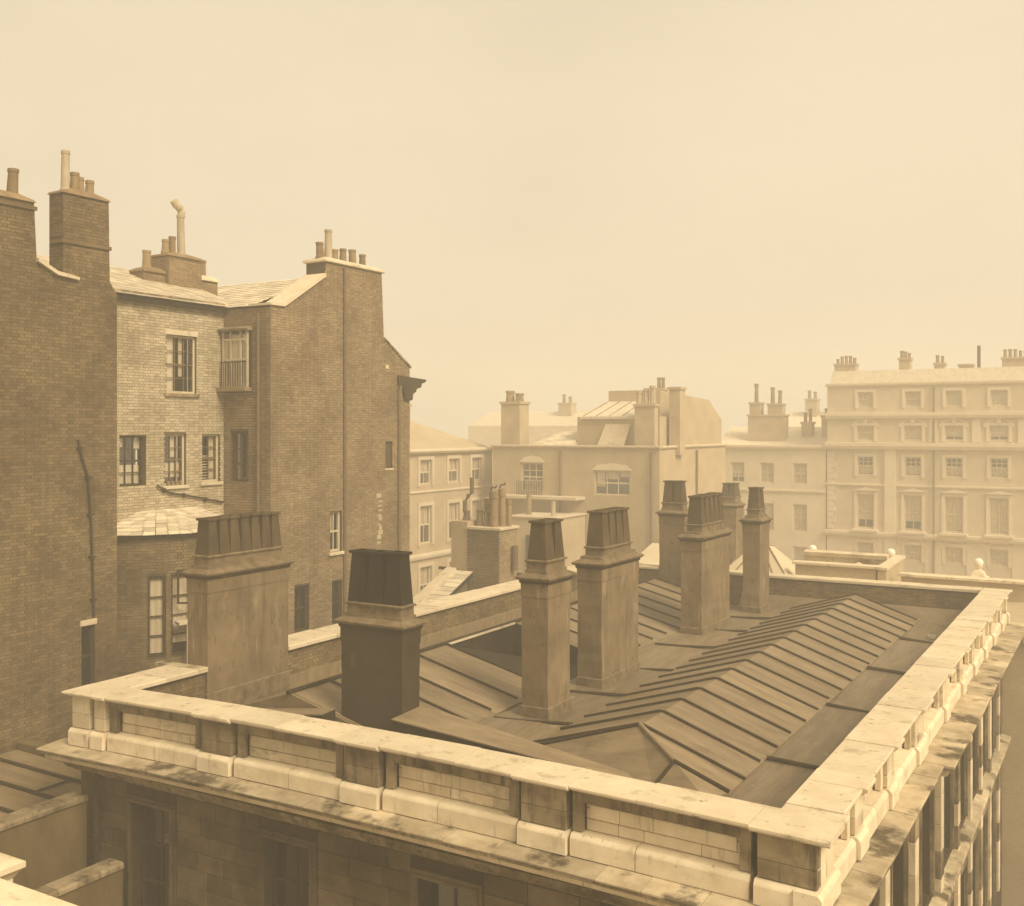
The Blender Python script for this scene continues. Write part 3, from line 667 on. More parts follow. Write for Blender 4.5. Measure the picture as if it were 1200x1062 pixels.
# rain pipes on the front's left corner
pp = tube_part('rain_pipe', 'iron', [(-15.86, 12.36, -12), (-15.86, 12.36, -6.3), (-15.86, 12.42, -6.15)], .055, HOUSE)
for z in (-8.6, -7.3): part('pipe_collar', 'iron', pp, lambda b: b.lathe(-15.86, 12.36, [(.075, z), (.075, z+.09)], 10))

# ================================================================== LEFT: TALL BRICK HOUSE NEAREST THE YARD
HA = thing('brick_house', 'tall smoke-darkened brick house side at the far left with two flush stacks', 'house')
TA = TX(-21.0)
oa = [(8.0, GROUND), (16.97, GROUND), (16.97, 3.22), (16.76, 3.5), (16.73, 5.40), (15.48, 5.40), (15.48, 3.52), (14.82, 3.72), (14.75, 5.02), (12.9, 5.02), (12.9, 3.9), (8.0, 3.9)]
ha_h = [(15.98, 16.34, -6.05, -4.60)]
wa = wall('side_wall', HA, TA, oa, ha_h, 0.48, 'mortar')
bricks(wa, TA, oa, ha_h, 'brick_dark')
wall('end_wall', HA, TYB(16.97), [(-27.5, GROUND), (-21.49, GROUND), (-21.49, 3.2), (-24.5, 4.5), (-27.5, 3.2)], [], 0.3, 'far_brick')
window(HA, TA, 15.98, 16.34, -6.05, -4.60, 1, 2, 'wood_dark', .05, .03, .10, lintel='stone')
for y0, y1, z in ((15.48, 16.73, 4.25), (12.9, 14.75, 4.85)):
    part('brick_band', 'brick_dark', wa, lambda b: b.box(y0-.05, y1+.05, -.4, .05, z, z+.08), TA)
for y0, y1, z in ((15.48, 16.73, 5.40), (12.9, 14.75, 5.02)):
    part('mortar_cap', 'clay', wa, lambda b: b.loft(-21.24, (y0+y1)/2, [(.28, (y1-y0)/2+.03, z), (.26, (y1-y0)/2, z+.05), (.1, (y1-y0)/2-.3, z+.17)]))
for k, (y, h, r) in enumerate(((15.72, .95, .105), (15.96, .50, .10), (16.13, .42, .10), (16.38, .40, .105))):
    round_pot(HA, -21.24, y, 5.47, h, r, 'clay_pale' if k == 0 else 'clay')
round_pot(HA, -21.24, 14.38, 5.10, .62, .12)
part('coping', 'coping', HA, lambda b: b.profile([(14.80, 3.72), (14.80, 3.80), (15.3, 3.57), (15.86, 3.50), (15.86, 3.43), (15.3, 3.48)], -.02, .10), T=lambda a, o, z: (-21+a, o, z))
tube_part('waste_pipe', 'iron', [(-20.95, 15.85, -.25), (-20.95, 15.93, -.6), (-20.95, 16.12, -1.15), (-20.95, 16.2, -2.2), (-20.95, 16.28, -4.4)], .03, HA)

for y, z in ((15.9, -.45), (16.12, -1.15), (16.18, -2.0), (16.23, -3.0), (16.27, -4.0)):
    part('pipe_clip', 'iron', HA, lambda b: b.box(y-.07, y+.07, .0, .09, z-.025, z+.025), TA)
def slates(parent, p00, p10, p11, p01, w=.28, g=.24, m='slate', t=.018, single=False, name='slate'):
    """lapped slates over the quad p00 p10 (eave) p11 p01 (top): one object each, or joined as one part"""
    p00, p10, p11, p01 = map(Vector, (p00, p10, p11, p01))
    nv = max(1, round((p01-p00).length/g)); nrm = (p10-p00).cross(p01-p00).normalized()
    if nrm.z < 0: nrm = -nrm
    allb = MB()
    for j in range(nv):
        v0, v1 = j/nv, min(1, (j+1.25)/nv)
        L0, R0 = p00.lerp(p01, v0), p10.lerp(p11, v0); n = max(1, round((R0-L0).length/w)); L1, R1 = p00.lerp(p01, v1), p10.lerp(p11, v1)
        off = .5 if j % 2 else 0
        for i in range(n+1):
            u0, u1 = max(0, (i-off)/n), min(1, (i+1-off)/n)
            if u1-u0 < .15/n: continue
            e = .004/max(.2, (R0-L0).length); d = nrm*R.uniform(.0, .006); dn = nrm*t
            a, b, c, d_ = L0.lerp(R0, u0+e)+dn+d, L0.lerp(R0, u1-e)+dn+d, L1.lerp(R1, u1-e)+d*.3, L1.lerp(R1, u0+e)+d*.3
            q = MB() if single else allb
            vs = [tuple(x) for x in (a, b, c, d_)]; lo = [tuple(Vector(x)-nrm*t*.8) for x in vs]
            q.add(vs+lo, [(0, 1, 2, 3), (7, 6, 5, 4), (0, 4, 5, 1), (1, 5, 6, 2), (2, 6, 7, 3), (3, 7, 4, 0)])
            if single: q.build(name, m, parent)
    if not single: return allb.build('slate_courses', m, parent, kind='stuff')
def deck(parent, pts, name='roof', m='room', t=.12): return part(name, m, parent, lambda b: b.slab(pts, t))
ra = deck(HA, [(-21.5, 8, 3.2), (-21.5, 16.9, 3.2), (-24.5, 16.9, 4.45), (-24.5, 8, 4.45)])
slates(ra, (-21.5, 8, 3.22), (-21.5, 16.9, 3.22), (-24.5, 16.9, 4.47), (-24.5, 8, 4.47))

# ================================================================== LEFT: BRICK HOUSE WITH BOW AND GABLE
HB = thing('brick_house', 'brick house behind the left wall with slated bow, sash windows and stepped gable chimney', 'house')
TB, TC, TD = TX(-23.0), TY(22.36), TX(-21.15)
bw_ = [(20.23, 21.31, 0.99, 2.61), (18.66, 19.53, -1.54, -.19), (20.17, 20.93, -1.58, -.15), (21.53, 22.21, -1.54, -.16)]
ob = [(15.5, GROUND), (22.36, GROUND), (22.36, 3.60), (15.5, 3.60)]
wb = wall('back_wall', HB, TB, ob, bw_, 0.35, 'mortar_pale')
bricks(wb, TB, [(15.5, -3.2), (22.36, -3.2), (22.36, 3.60), (15.5, 3.60)], bw_, 'brick_pale')
window(HB, TB, *bw_[0], 3, 4, 'wood_pale', .06, .02, .09, bm='iron_pale', curtain=[(.04, .36, .03, .98), (.54, .64, .3, .98)], sill='stone_soot', lintel='coping')
window(HB, TB, *bw_[1], 3, 4, 'wood_dark', .05, .025, .14, bm='wood_dark', curtain=[(.06, .94, .05, .42), (.06, .3, .78, .95), (.68, .95, .74, .95)])
window(HB, TB, *bw_[2], 3, 4, 'wood_pale', .06, .022, .10, bm='iron_pale', curtain=[(.1, .9, .16, .44), (.4, .64, .55, .95)], sill='coping')
w3 = window(HB, TB, *bw_[3], 2, 4, 'wood_pale', .06, .022, .10, bm='iron_pale', curtain=[(.62, .86, .06, .95)], sill='coping')
for k in range(9): part('blind_slat', 'curtain', w3, lambda b: b.box(21.6, 22.14, -.21, -.19, -1.45+k*.08, -1.42+k*.08), TB)
for k in range(4): part('flower_pot', 'clay', HB, lambda b: b.lathe(-23.03, 20.32+k*.15, [(.04, -1.56), (.055, -1.47), (.045, -1.46)], 8))
oc = [(-23.02, GROUND), (-21.17, GROUND), (-21.17, 3.52), (-23.02, 3.52)]
hc = [(-22.72, -22.0, -1.54, -.08)]
wc = wall('return_wall', HB, TC, oc, hc, 0.3, 'mortar')
bricks(wc, TC, [(-23.02, -3.2), (-21.15, -3.2), (-21.15, 3.52), (-23.02, 3.52)], hc+[(-22.95, -21.88, 1.05, 2.9)], 'brick_mid')
window(HB, TC, *hc[0], 2, 3, 'wood_dark', .07, .03, .10, name='door_window')
tube_part('rain_pipe', 'iron_pale', [(-21.55, 22.28, -6), (-21.55, 22.28, 3.3)], .05, HB)
# oriel
ori = part('oriel_window', 'brick_mid', HB, lambda b: b.cbox(-22.98, -21.84, .0, .30, 1.08, 1.19, .01), TC)
part('hood', 'stone_soot', ori, lambda b: b.profile([(0, 2.84), (.24, 2.84), (.26, 2.90), (0, 2.97)], -23.0, -21.80), TC)
part('back_panel', 'room', ori, lambda b: b.box(-22.86, -21.94, .005, .03, 1.2, 2.82), TC)
part('frame', 'wood_pale', ori, lambda b: b.lattice([-22.92, -22.85, -22.62, -22.56, -22.22, -22.16, -21.97, -21.90], [1.2, 1.27, 1.98, 2.03, 2.55, 2.62, 2.82], lambda i, j: i % 2 == 0 or j % 2 == 0, .10, .14), TC)
for x in (-22.9, -21.93): part('side_frame', 'wood_dark', ori, lambda b: b.box(x-.025, x+.025, .0, .098, 1.2, 2.82), TC)
part('pane', 'glass', ori, lambda b: b.box(-22.86, -21.96, .117, .123, 1.26, 2.76), TC)
part('blind', 'curtain', ori, lambda b: (b.box(-22.60, -22.24, .07, .09, 1.25, 2.72), b.box(-22.14, -21.97, .07, .09, 1.25, 2.72), b.box(-22.85, -22.72, .07, .09, 1.25, 2.6)), TC)
for k in range(11): part('railing_bar', 'iron', ori, lambda b: b.box(-22.90+k*.096, -22.885+k*.096, .20, .215, 1.2, 1.92), TC)
part('railing_top', 'iron', ori, lambda b: b.box(-22.93, -21.89, .196, .22, 1.92, 1.945), TC)
# gable wall with flush chimney
od = [(22.36, GROUND), (29.08, GROUND), (29.08, 2.05), (27.65, 2.92), (27.52, 5.08), (24.72, 5.08), (24.72, 4.62), (22.92, 3.53), (22.36, 3.53)]
dw = [(24.96, 25.50, -3.80, -2.55), (23.36, 23.99, -6.0, -4.65), (25.04, 25.52, -6.05, -4.71), (27.72, 28.10, -1.30, -.44)]
wd = wall('gable_wall', HB, TD, od, dw, 0.75, 'mortar')
bricks(wd, TD, [(22.36, -7.4)]+[(29.08, -7.4)]+od[2:], dw, 'brick_mid')
window(HB, TD, *dw[0], 2, 2, 'wood_pale', .06, .03, .10, curtain=[(.1, .5, .5, .95)], sill='coping')
window(HB, TD, *dw[1], 2, 2, 'wood_dark', .06, .03, .12, sill='stone')
window(HB, TD, *dw[2], 2, 2, 'wood_dark', .06, .03, .12)
part('blocked_opening', 'mortar', HB, lambda b: b.box(27.70, 28.12, -.16, -.06, -1.32, -.42), TD)
part('blocked_sill', 'stone', HB, lambda b: b.cbox(27.68, 28.14, -.05, .03, -1.37, -1.31, .006), TD)
part('verge_coping', 'coping', HB, lambda b: b.profile([(22.30, 3.535), (22.90, 3.54), (24.70, 4.63), (24.70, 4.74), (22.88, 3.64), (22.30, 3.60)], -.80, .07), T=lambda a, o, z: (-21.15+a, o, z))
part('verge_coping', 'stone_soot', HB, lambda b: b.profile([(27.66, 2.925), (29.12, 2.055), (29.14, 2.12), (27.66, 3.0)], -.78, .04), T=lambda a, o, z: (-21.15+a, o, z))
part('chimney_cap', 'coping', HB, lambda b: b.loft(-21.525, 26.12, [(.42, 1.45, 5.085), (.46, 1.49, 5.11), (.45, 1.48, 5.17), (.3, 1.3, 5.26)]))
for y, h, r, mm in ((24.85, .50, .125, 'clay'), (25.22, .95, .125, 'clay_pale'), (25.52, .38, .12, 'clay'), (25.92, .46, .115, 'clay'), (26.4, .50, .12, 'clay'), (26.9, .42, .11, 'clay')):
    round_pot(HB, -21.45, y, 5.22, h, r, mm)
tube_part('flue_pipe', 'iron_pale', [(-21.10, 25.60, -7), (-21.10, 25.60, 5.0)], .055, HB)
tube_part('rain_pipe', 'iron_pale', [(-21.10, 28.42, -8), (-21.10, 28.42, 1.2), (-21.08, 28.5, 1.45)], .06, HB)
for k in range(11):
    part('toothing_brick', 'brick_pale', HB, lambda b: b.box(27.30+R.uniform(-.07, .07), 27.5+R.uniform(-.05, .07), -.01, .02, -3.75+k*.15, -3.75+k*.15+R.choice((.06, .065, .14))), TD)
part('vent_plate', 'coping', HB, lambda b: b.box(27.72, 27.88, -.01, .03, 1.98, 2.10), TD)
part('cornice_return', 'stucco_dark', HB, lambda b: b.profile([(29.0, .95), (29.12, .98), (29.15, 1.18), (29.32, 1.26), (29.36, 1.36), (29.62, 1.42), (29.66, 1.55), (29.90, 1.62), (29.92, 1.70), (28.35, 1.78), (28.35, 1.50), (28.6, 1.46), (28.7, 1.0)], -8, .10), T=lambda a, o, z: (-21.15+a, o, z))
wall('street_wall', HB, TYB(29.08), [(-30, GROUND), (-21.91, GROUND), (-21.91, 1.9), (-30, 1.9)], [], 0.3, 'far_brick')
rb = deck(HB, [(-22.85, 15.5, 3.5), (-22.85, 22.4, 3.5), (-26.2, 22.4, 4.78), (-26.2, 15.5, 4.78)])
slates(rb, (-22.82, 15.5, 3.56), (-22.82, 23.2, 3.56), (-26.2, 23.2, 4.84), (-26.2, 15.5, 4.84), .3, .26)
part('eave_board', 'stone_soot', rb, lambda b: b.box(15.5, 22.36, -.1, .06, 3.605, 3.675), TB)
rd = deck(HB, [(-28, 22.4, 3.42), (-21.85, 22.4, 3.42), (-21.85, 25.5, 4.72), (-28, 25.5, 4.72)])
slates(rd, (-28, 22.30, 3.53), (-21.92, 22.30, 3.53), (-21.92, 25.5, 4.80), (-28, 25.5, 4.80), .3, .26)
deck(HB, [(-28, 25.5, 4.72), (-21.85, 25.5, 4.72), (-21.85, 29.1, 2.0), (-28, 29.1, 2.0)])
# roof stack with the cowl
st = part('roof_chimney', 'brick_dark', HB, lambda b: (b.box(-25.6, -24.75, 21.85, 23.15, 3.4, 5.18)))
part('side_flue', 'brick_dark', st, lambda b: b.box(-25.5, -24.9, 21.05, 21.846, 3.4, 4.62))
part('side_flue', 'brick_dark', st, lambda b: b.box(-25.4, -24.9, 23.154, 23.95, 3.4, 4.62))
for y, zz in ((22.5, 5.18), (21.45, 4.62), (23.55, 4.62)):
    part('mortar_cap', 'coping' if y > 23 else 'clay', st, lambda b: b.loft(-25.17, y, [(.46 if zz > 5 else .33, .68 if zz > 5 else .43, zz+.003), (.45 if zz > 5 else .32, .67 if zz > 5 else .42, zz+.06), (.25, .2, zz+.16)]))
for y, z, h, r, mm in ((21.4, 4.74, .55, .13, 'clay'), (22.1, 5.3, .42, .12, 'clay'), (22.35, 5.3, .55, .11, 'clay'), (23.55, 4.74, .55, .13, 'clay')): round_pot(HB, -25.17, y, z, h, r, mm)
tp = round_pot(HB, -25.17, 22.72, 5.3, 1.25, .13, 'clay_pale')
part('cowl', 'clay_pale', tp, lambda b: b.tube([(-25.17, 22.72, 6.5), (-25.17, 22.72, 6.66), (-25.17, 22.66, 6.76), (-25.17, 22.5, 6.86), (-25.17, 22.42, 6.97)], .12, 9))
bricks(st, TX(-24.75), [(21.86, 3.5), (23.14, 3.5), (23.14, 5.17), (21.86, 5.17)], [], 'brick_mid'); bricks(st, TY(21.85), [(-25.58, 4.7), (-24.77, 4.7), (-24.77, 5.17), (-25.58, 5.17)], [], 'brick_mid')
bricks(st, TX(-24.9), [(21.06, 3.5), (21.84, 3.5), (21.84, 4.61), (21.06, 4.61)], [], 'brick_mid'); bricks(st, TX(-24.9), [(23.16, 3.5), (23.94, 3.5), (23.94, 4.61), (23.16, 4.61)], [], 'brick_mid')
bricks(wa, TY(15.48), [(-21.47, 3.5), (-21.01, 3.5), (-21.01, 5.39), (-21.47, 5.39)], [(-22, -20, 4.22, 4.35)], 'brick_dark')
# curved bow
CXB, CYB, RB_ = -23.85, 20.30, 2.45
def TBOW(a, o, z): t = a/RB_; return (CXB+(RB_+o)*math.cos(t), CYB+(RB_+o)*math.sin(t), z)
bh = [(-1.72, -1.27, -5.95, -3.84), (-1.13, -.1, -5.95, -3.84)]
al = sorted({-2.99, 2.99, *[x for h_ in bh for x in h_[:2]], *[-2.9+i*.24 for i in range(25) if not any(h_[0] <= -2.9+i*.24 <= h_[1] for h_ in bh)]})
cl = [GROUND, -5.95, -3.84, -2.78]
bow = part('bow', 'mortar', HB, lambda b: b.lattice(al, cl, lambda i, j: not (j == 1 and any(h_[0]-1e-6 <= al[i] and al[i+1] <= h_[1]+1e-6 for h_ in bh)), -.28, 0), TBOW)
bricks(bow, TBOW, [(-2.99, -7.2), (2.99, -7.2), (2.99, -2.78), (-2.99, -2.78)], bh, 'brick_dark')
window(HB, TBOW, *bh[0], 1, 4, 'wood_dark', .05, .025, .06, curtain=[(.05, .95, .04, .97)], midbar=False)
window(HB, TBOW, *bh[1], 2, 4, 'wood_dark', .05, .025, .06, curtain=[(.03, .97, .15, .97)], midbar=False)
part('ledge', 'wood_pale', HB, lambda b: (b.box(-1.05, -.2, .03, .42, -5.10, -5.04)), TBOW)
part('ledge_post', 'wood_pale', HB, lambda b: (b.box(-.86, -.79, .30, .37, -7.2, -5.104)), TBOW)
part('open_casement', 'wood_dark', HB, lambda b: b.lattice([-.62, -.57, -.1, -.05], [-4.6, -4.55, -3.75, -3.7], lambda i, j: i != 1 or j != 1, .0, .03), T=lambda a, o, z: (TBOW(-1.0, .05, z)[0]+(a+.62)*.75, TBOW(-1.0, .05, z)[1]+(a+.62)*.5+o, z))
def bow_roof(u, v):
    t = -1.26+2.52*u; e = Vector((CXB+(RB_+.14)*math.cos(t), CYB+(RB_+.14)*math.sin(t), -2.77)); w_ = Vector((-22.97, 19.35+2.0*u, -2.22))
    return e.lerp(w_, v)
br = part('bow_roof', 'room', HB, lambda b: b.add([tuple(bow_roof(i/16, v)-Vector((0, 0, .05))) for v in (0, 1) for i in range(17)], [(i, i+1, 18+i, 17+i) for i in range(16)]))
for j in range(7):
    n = 20-j*2
    for i in range(n+1):
        off = .5 if j % 2 else 0
        u0, u1 = max(0, (i-off)/n), min(1, (i+1-off)/n)
        if u1-u0 < .2/n: continue
        v0, v1 = j/7, min(1, (j+1.15)/7); dz = R.uniform(0, .008)
        q = [bow_roof(u0+.0015, v0)+Vector((0, 0, .03+dz)), bow_roof(u1-.0015, v0)+Vector((0, 0, .03+dz)), bow_roof(u1-.0015, v1)+Vector((0, 0, .004)), bow_roof(u0+.0015, v1)+Vector((0, 0, .004))]
        part('slate', 'slate', br, lambda b: b.slab([tuple(p) for p in q], .018))
for y, z in ((20.1, -1.69), (20.8, -1.87), (21.6, -2.03)): part('pipe_clip', 'iron', HB, lambda b: b.box(y-.03, y+.03, .0, .10, z-.06, z+.06), TB)
tube_part('waste_pipe', 'iron', [(-22.93, 19.85, -1.56), (-22.93, 20.3, -1.78), (-22.93, 21.0, -1.9), (-22.93, 22.28, -2.15)], .028, HB)

# ================================================================== LOW ROOFS AND YARD WALLS AT LOWER LEFT
OB = thing('outbuilding', 'low lead-roofed outbuilding below the far left brick house', 'building')
ow = part('wall', 'render', OB, lambda b: b.box(-20.95, -16.72, 6.5, 14.5, GROUND, -7.12))
for i, y in enumerate((9.4, 10.25, 11.1, 11.95, 12.8, 13.65)):
    part('lead_sheet', 'lead', OB, lambda b: b.slab([(-20.94, y, -7.0), (-16.74, y, -7.06), (-16.74, y+.85, -7.06), (-20.94, y+.85, -7.0)], .03))
    tube_part('lead_roll', 'lead_roll', [(-20.94, y, -6.98), (-16.74, y, -7.04)], .045, OB)
for k, (x, y) in enumerate(((-18.2, 12.8), (-19.4, 11.95), (-18.9, 11.1))):
    tube_part('lead_seam', 'lead_roll', [(x, y, -7.0), (x, y+.85, -7.0)], .025, OB)
part('kerb', 'render', OB, lambda b: b.cbox(-20.94, -16.62, 14.28, 14.56, -7.1, -6.82, .02))
for nm, x, zt, lab in (('yard_wall', -16.16, -6.50, 'taller stone-capped yard wall running from the building corner'), ('yard_wall', -15.21, -7.50, 'lower stone-capped yard wall meeting the front beside its first window')):
    yw = thing(nm, lab, 'wall')
    part('body', 'render', yw, lambda b: b.box(x-.16, x+.16, 6.5, 12.28, GROUND, zt-.104))
    c = cuts(6.5, 12.28, .9, 1.5)
    for y0, y1 in zip(c, c[1:]): part('coping_stone', 'stone_soot', yw, lambda b: b.profile([(-.20, zt-.10), (.20, zt-.10), (.20, zt-.04), (.17, zt), (-.17, zt), (-.20, zt-.04)], y0+.004, y1-.004), T=lambda a, o, z: (x+o, a, z))
yf_ = part('yard_floor', 'render', None, lambda b: b.box(-16.0, -15.37, 6.5, 12.28, -8.9, -8.4)); yf_['kind'] = 'structure'
NP = thing('near_parapet', 'near stone parapet top cutting the bottom left corner', 'parapet')
part('body', 'stone', NP, lambda b: b.box(-15, -7.2, 6.75, 7.38, -8, -5.36))
c = cuts(-15, -7.2, .9, 1.4)
for x0, x1 in zip(c, c[1:]): part('coping_stone', 'stone_clean', NP, lambda b: b.profile([(-.80, -5.355), (-.01, -5.355), (.06, -5.30), (.06, -5.2), (-.80, -5.19)], x0+.003, x1-.003), TYB(7.42))
part('end_block', 'stone_clean', NP, lambda b: b.loft(-12.15, 7.62, [(.62, .2, -5.8), (.62, .2, -5.38), (.66, .24, -5.32), (.72, .3, -5.26), (.72, .3, -5.19), (.6, .2, -5.16)]))

# ================================================================== BEYOND THE FAR WALL
NB = thing('flat_roofed_building', 'low flat-roofed building with a glazed hip skylight just beyond the far wall', 'building')
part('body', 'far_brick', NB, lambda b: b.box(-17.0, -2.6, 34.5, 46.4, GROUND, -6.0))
sk = part('skylight', 'far_pale', NB, lambda b: b.add([(-13.7, 39.2, -5.6), (-11.1, 39.2, -5.6), (-11.1, 41.6, -5.6), (-13.7, 41.6, -5.6), (-12.75, 40.1, -4.6), (-12.05, 40.1, -4.6), (-12.05, 40.7, -4.6), (-12.75, 40.7, -4.6)], [(3, 2, 1, 0), (4, 5, 6, 7), (0, 1, 5, 4), (1, 2, 6, 5), (2, 3, 7, 6), (3, 0, 4, 7)]))
part('skylight_kerb', 'stone', sk, lambda b: b.box(-13.85, -10.95, 39.05, 41.75, -6.0, -5.604))
for x0, x1 in ((-13.7, -12.75), (-13.2, -12.52), (-12.4, -12.4), (-11.6, -12.28), (-11.1, -12.05)): tube_part('skylight_bar', 'stone_soot', [(x0, 39.2, -5.58), (x1, 40.1, -4.58)], .025, sk)
part('upstand', 'far_brick', NB, lambda b: b.box(-10.9, -7.96, 39.6, 39.95, -6.0, -5.1))
part('upstand_coping', 'coping', NB, lambda b: b.cbox(-11.0, -7.94, 39.5, 40.02, -5.096, -5.0, .01))
part('side_parapet', 'far_brick', NB, lambda b: b.prism([(39.55, -6.0), (43.0, -6.0), (43.0, -5.04), (39.55, -5.12)], 0, .3), T=lambda a, o, z: (-7.9+z, a, o))
part('side_coping', 'coping', NB, lambda b: b.prism([(39.5, -5.11), (43.05, -5.03), (43.05, -4.94), (39.5, -5.02)], 0, .4), T=lambda a, o, z: (-7.95+z, a, o))
part('moulded_ledge', 'stone', NB, lambda b: b.profile([(0, -6), (.3, -6), (.3, -5.25), (.42, -5.2), (.45, -5.05), (0, -5.0)], -11.6, -8.3), TY(43.8))
part('barrel_light', 'coping', NB, lambda b: b.profile([(-8.9, -5.9), (-7.9, -5.9), (-8.0, -5.5), (-8.4, -5.3), (-8.75, -5.45)], 41.0, 43.0), T=lambda a, o, z: (o-.9, a, z))
part('parapet', 'far_brick', NB, lambda b: b.box(-7.2, -2.7, 40.2, 40.6, -6.0, -5.38))
part('parapet_coping', 'stone', NB, lambda b: b.cbox(-7.3, -2.65, 40.1, 40.68, -5.376, -5.28, .01))
part('lean_to_roof', 'far_pale', NB, lambda b: b.slab([(-17.5, 38.2, -5.7), (-14.8, 38.2, -5.75), (-14.8, 41.5, -4.9), (-17.5, 41.5, -4.85)], .1))
part('eaves_band', 'stone', NB, lambda b: b.cbox(-2.75, -2.4, 34.4, 46.4, -6.35, -6.05, .02))
stack('faint hazy stack beyond the two-flue stack', -14.75, -14.0, 42.0, 42.9, -6.0, -3.22, -2.26, 2, 'x', par=NB)
LG = 'white globe lamps along the far parapet'
for x, y, z, lab in ((-12.06, 46.6, -5.3, 'white globe lamp just right of the glazed hip skylight'), (-8.69, 46.2, -5.22, 'white globe lamp peeking over the far end of the side parapet'), (-5.18, 45.2, -5.3, 'rightmost white globe lamp on a bare stretch of parapet')):
    t = thing('globe_lamp', lab, 'lamp', LG)
    part('globe', 'globe', t, lambda b: b.lathe(x, y, [(.05, z-.24), (.09, z-.21), (.14, z-.14), (.175, z-.06), (.18, z+.02), (.155, z+.10), (.11, z+.15), (.05, z+.175), (.012, z+.18)], 16), smooth=True)
    part('pedestal', 'stone', t, lambda b: b.loft(x, y, [(.36, .36, -6.02), (.36, .36, -5.86), (.27, .27, -5.82), (.2, .2, -5.66), (.11, .11, -5.6), (.07, .07, z-.235)]))

# ================================================================== MIDDLE DISTANCE
LH = thing('slate_roofed_house', 'low house with pale slates and a broad brick stack of mixed pots', 'house')
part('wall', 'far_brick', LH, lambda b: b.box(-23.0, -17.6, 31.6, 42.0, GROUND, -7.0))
rl = deck(LH, [(-22.9, 31.5, -6.55), (-21.7, 31.5, -6.55), (-21.7, 33.95, -5.52), (-22.9, 33.95, -5.52)])
slates(rl, (-22.9, 31.4, -6.53), (-21.7, 31.4, -6.53), (-21.7, 33.95, -5.47), (-22.9, 33.95, -5.47), .35, .3)
part('verge_coping', 'coping', rl, lambda b: b.profile([(31.3, -6.6), (34.0, -5.48), (34.0, -5.38), (31.3, -6.48)], -22.95, -22.5), T=lambda a, o, z: (a, o, z))
deck(LH, [(-24.3, 35.4, -5.6), (-20.6, 35.4, -5.6), (-20.6, 42, -6.8), (-24.3, 42, -6.8)])
sb = part('chimney', 'far_brick', LH, lambda b: b.box(-22.0, -20.55, 34.0, 35.3, -7, -3.86))
part('chimney_step', 'far_brick', sb, lambda b: b.box(-22.75, -22.004, 34.02, 35.2, -7, -3.58))
part('chimney_cap', 'coping', sb, lambda b: b.cbox(-22.0, -20.47, 33.93, 35.38, -3.856, -3.76, .01))
bricks(sb, TX(-20.55), [(34.0, -7), (35.3, -7), (35.3, -3.87), (34.0, -3.87)], [], 'brick_mid'); bricks(sb, TY(34.0), [(-22.0, -7), (-20.55, -7), (-20.55, -3.87), (-22.0, -3.87)], [], 'brick_dark')
for x, z, h, r, mm in ((-22.35, -3.55, .35, .13, 'iron_pale'), (-21.75, -3.76, .62, .14, 'clay'), (-21.4, -3.76, .55, .14, 'clay')): round_pot(LH, x, 34.5, z, h, r, mm)
cw = tube_part('bent_cowl', 'iron_pale', [(-22.42, 34.5, -3.25), (-22.42, 34.5, -2.85), (-22.28, 34.5, -2.62), (-22.1, 34.5, -2.5), (-22.1, 34.5, -1.9)], .09, LH)
rp = part('ringed_cowl', 'clay', LH, lambda b: b.lathe(-21.6, 34.9, [(.13, -3.76), (.13, -3.1)]+[p for k in range(4) for p in ((.17, -3.08+k*.11), (.19, -3.05+k*.11), (.12, -3.0+k*.11))], 12))
for x, y, h, r in ((-21.05, 34.4, 1.35, .17), (-20.85, 34.7, 1.45, .14), (-20.66, 34.9, 1.05, .11)):
    p_ = part('tall_pot', 'clay', LH, lambda b: b.lathe(x, y, [(r, -3.76), (r, -3.3), (r*.9, -3.28), (r*.9, -3.76+h*.8), (r*1.08, -3.76+h*.81), (r*1.08, -3.76+h), (r*.7, -3.76+h), (r*.7, -3.9+h)], 12))
    if r > .12: part('pot_hood', 'iron', p_, lambda b: b.tube([(x-.12, y, -3.76+h+.02), (x-.05, y, -3.76+h+.16), (x+.06, y, -3.76+h+.14), (x+.14, y, -3.76+h+.22)], .03, 6))
round_pot(LH, -20.4, 34.9, -5.4, .9, .12, 'iron_pale', 'roof_vent')

def far_house(name, label, x0, x1, y0, y1, zt, m='far_brick', front=None, side=None, sidex=None, wood='wood_pale', cat='house'):
    """body with a front facing -Y and, if wanted, a side facing +X, both with real window openings"""
    h = thing(name, label, cat)
    wins = [w[:4] for w in front or []]
    wall('front_wall', h, TY(y0), [(x0, GROUND), (x1, GROUND), (x1, zt), (x0, zt)], wins, .4, m)
    sw = [w[:4] for w in side or []]
    wall('side_wall', h, TX(x1), [(y0+.41, GROUND), (y1, GROUND), (y1, zt), (y0+.41, zt)], sw, .4, m)
    wall('left_side_wall', h, TXB(x0), [(y0+.41, GROUND), (y1, GROUND), (y1, zt), (y0+.41, zt)], [], .3, m)
    part('roof', 'lead', h, lambda b: b.box(x0+.31, x1-.41, y0+.41, y1, zt-.6, zt-.5))
    for T, ws in ((TY(y0), front or []), (TX(x1), side or [])):
        for w in ws:
            o = dict(w[4]) if len(w) > 4 else {}
            window(h, T, *w[:4], o.get('cols', 2), o.get('rows', 2), o.get('fr', wood), .09, .05, .12, curtain=o.get('cur', [(.05, .95, R.choice((.05, .05, .25)), .97)]), sill=o.get('sill'), lintel=o.get('lintel'))  # default blinds added to pale the far windows like haze
    return h
def band(h, T, a0, a1, z, t, out, m='far_stone', name='string_course'):
    return part(name, m, h, lambda b: b.profile([(-.05, z), (out*.7, z), (out, z+t*.5), (out, z+t), (-.05, z+t+.02)], a0, a1), T)
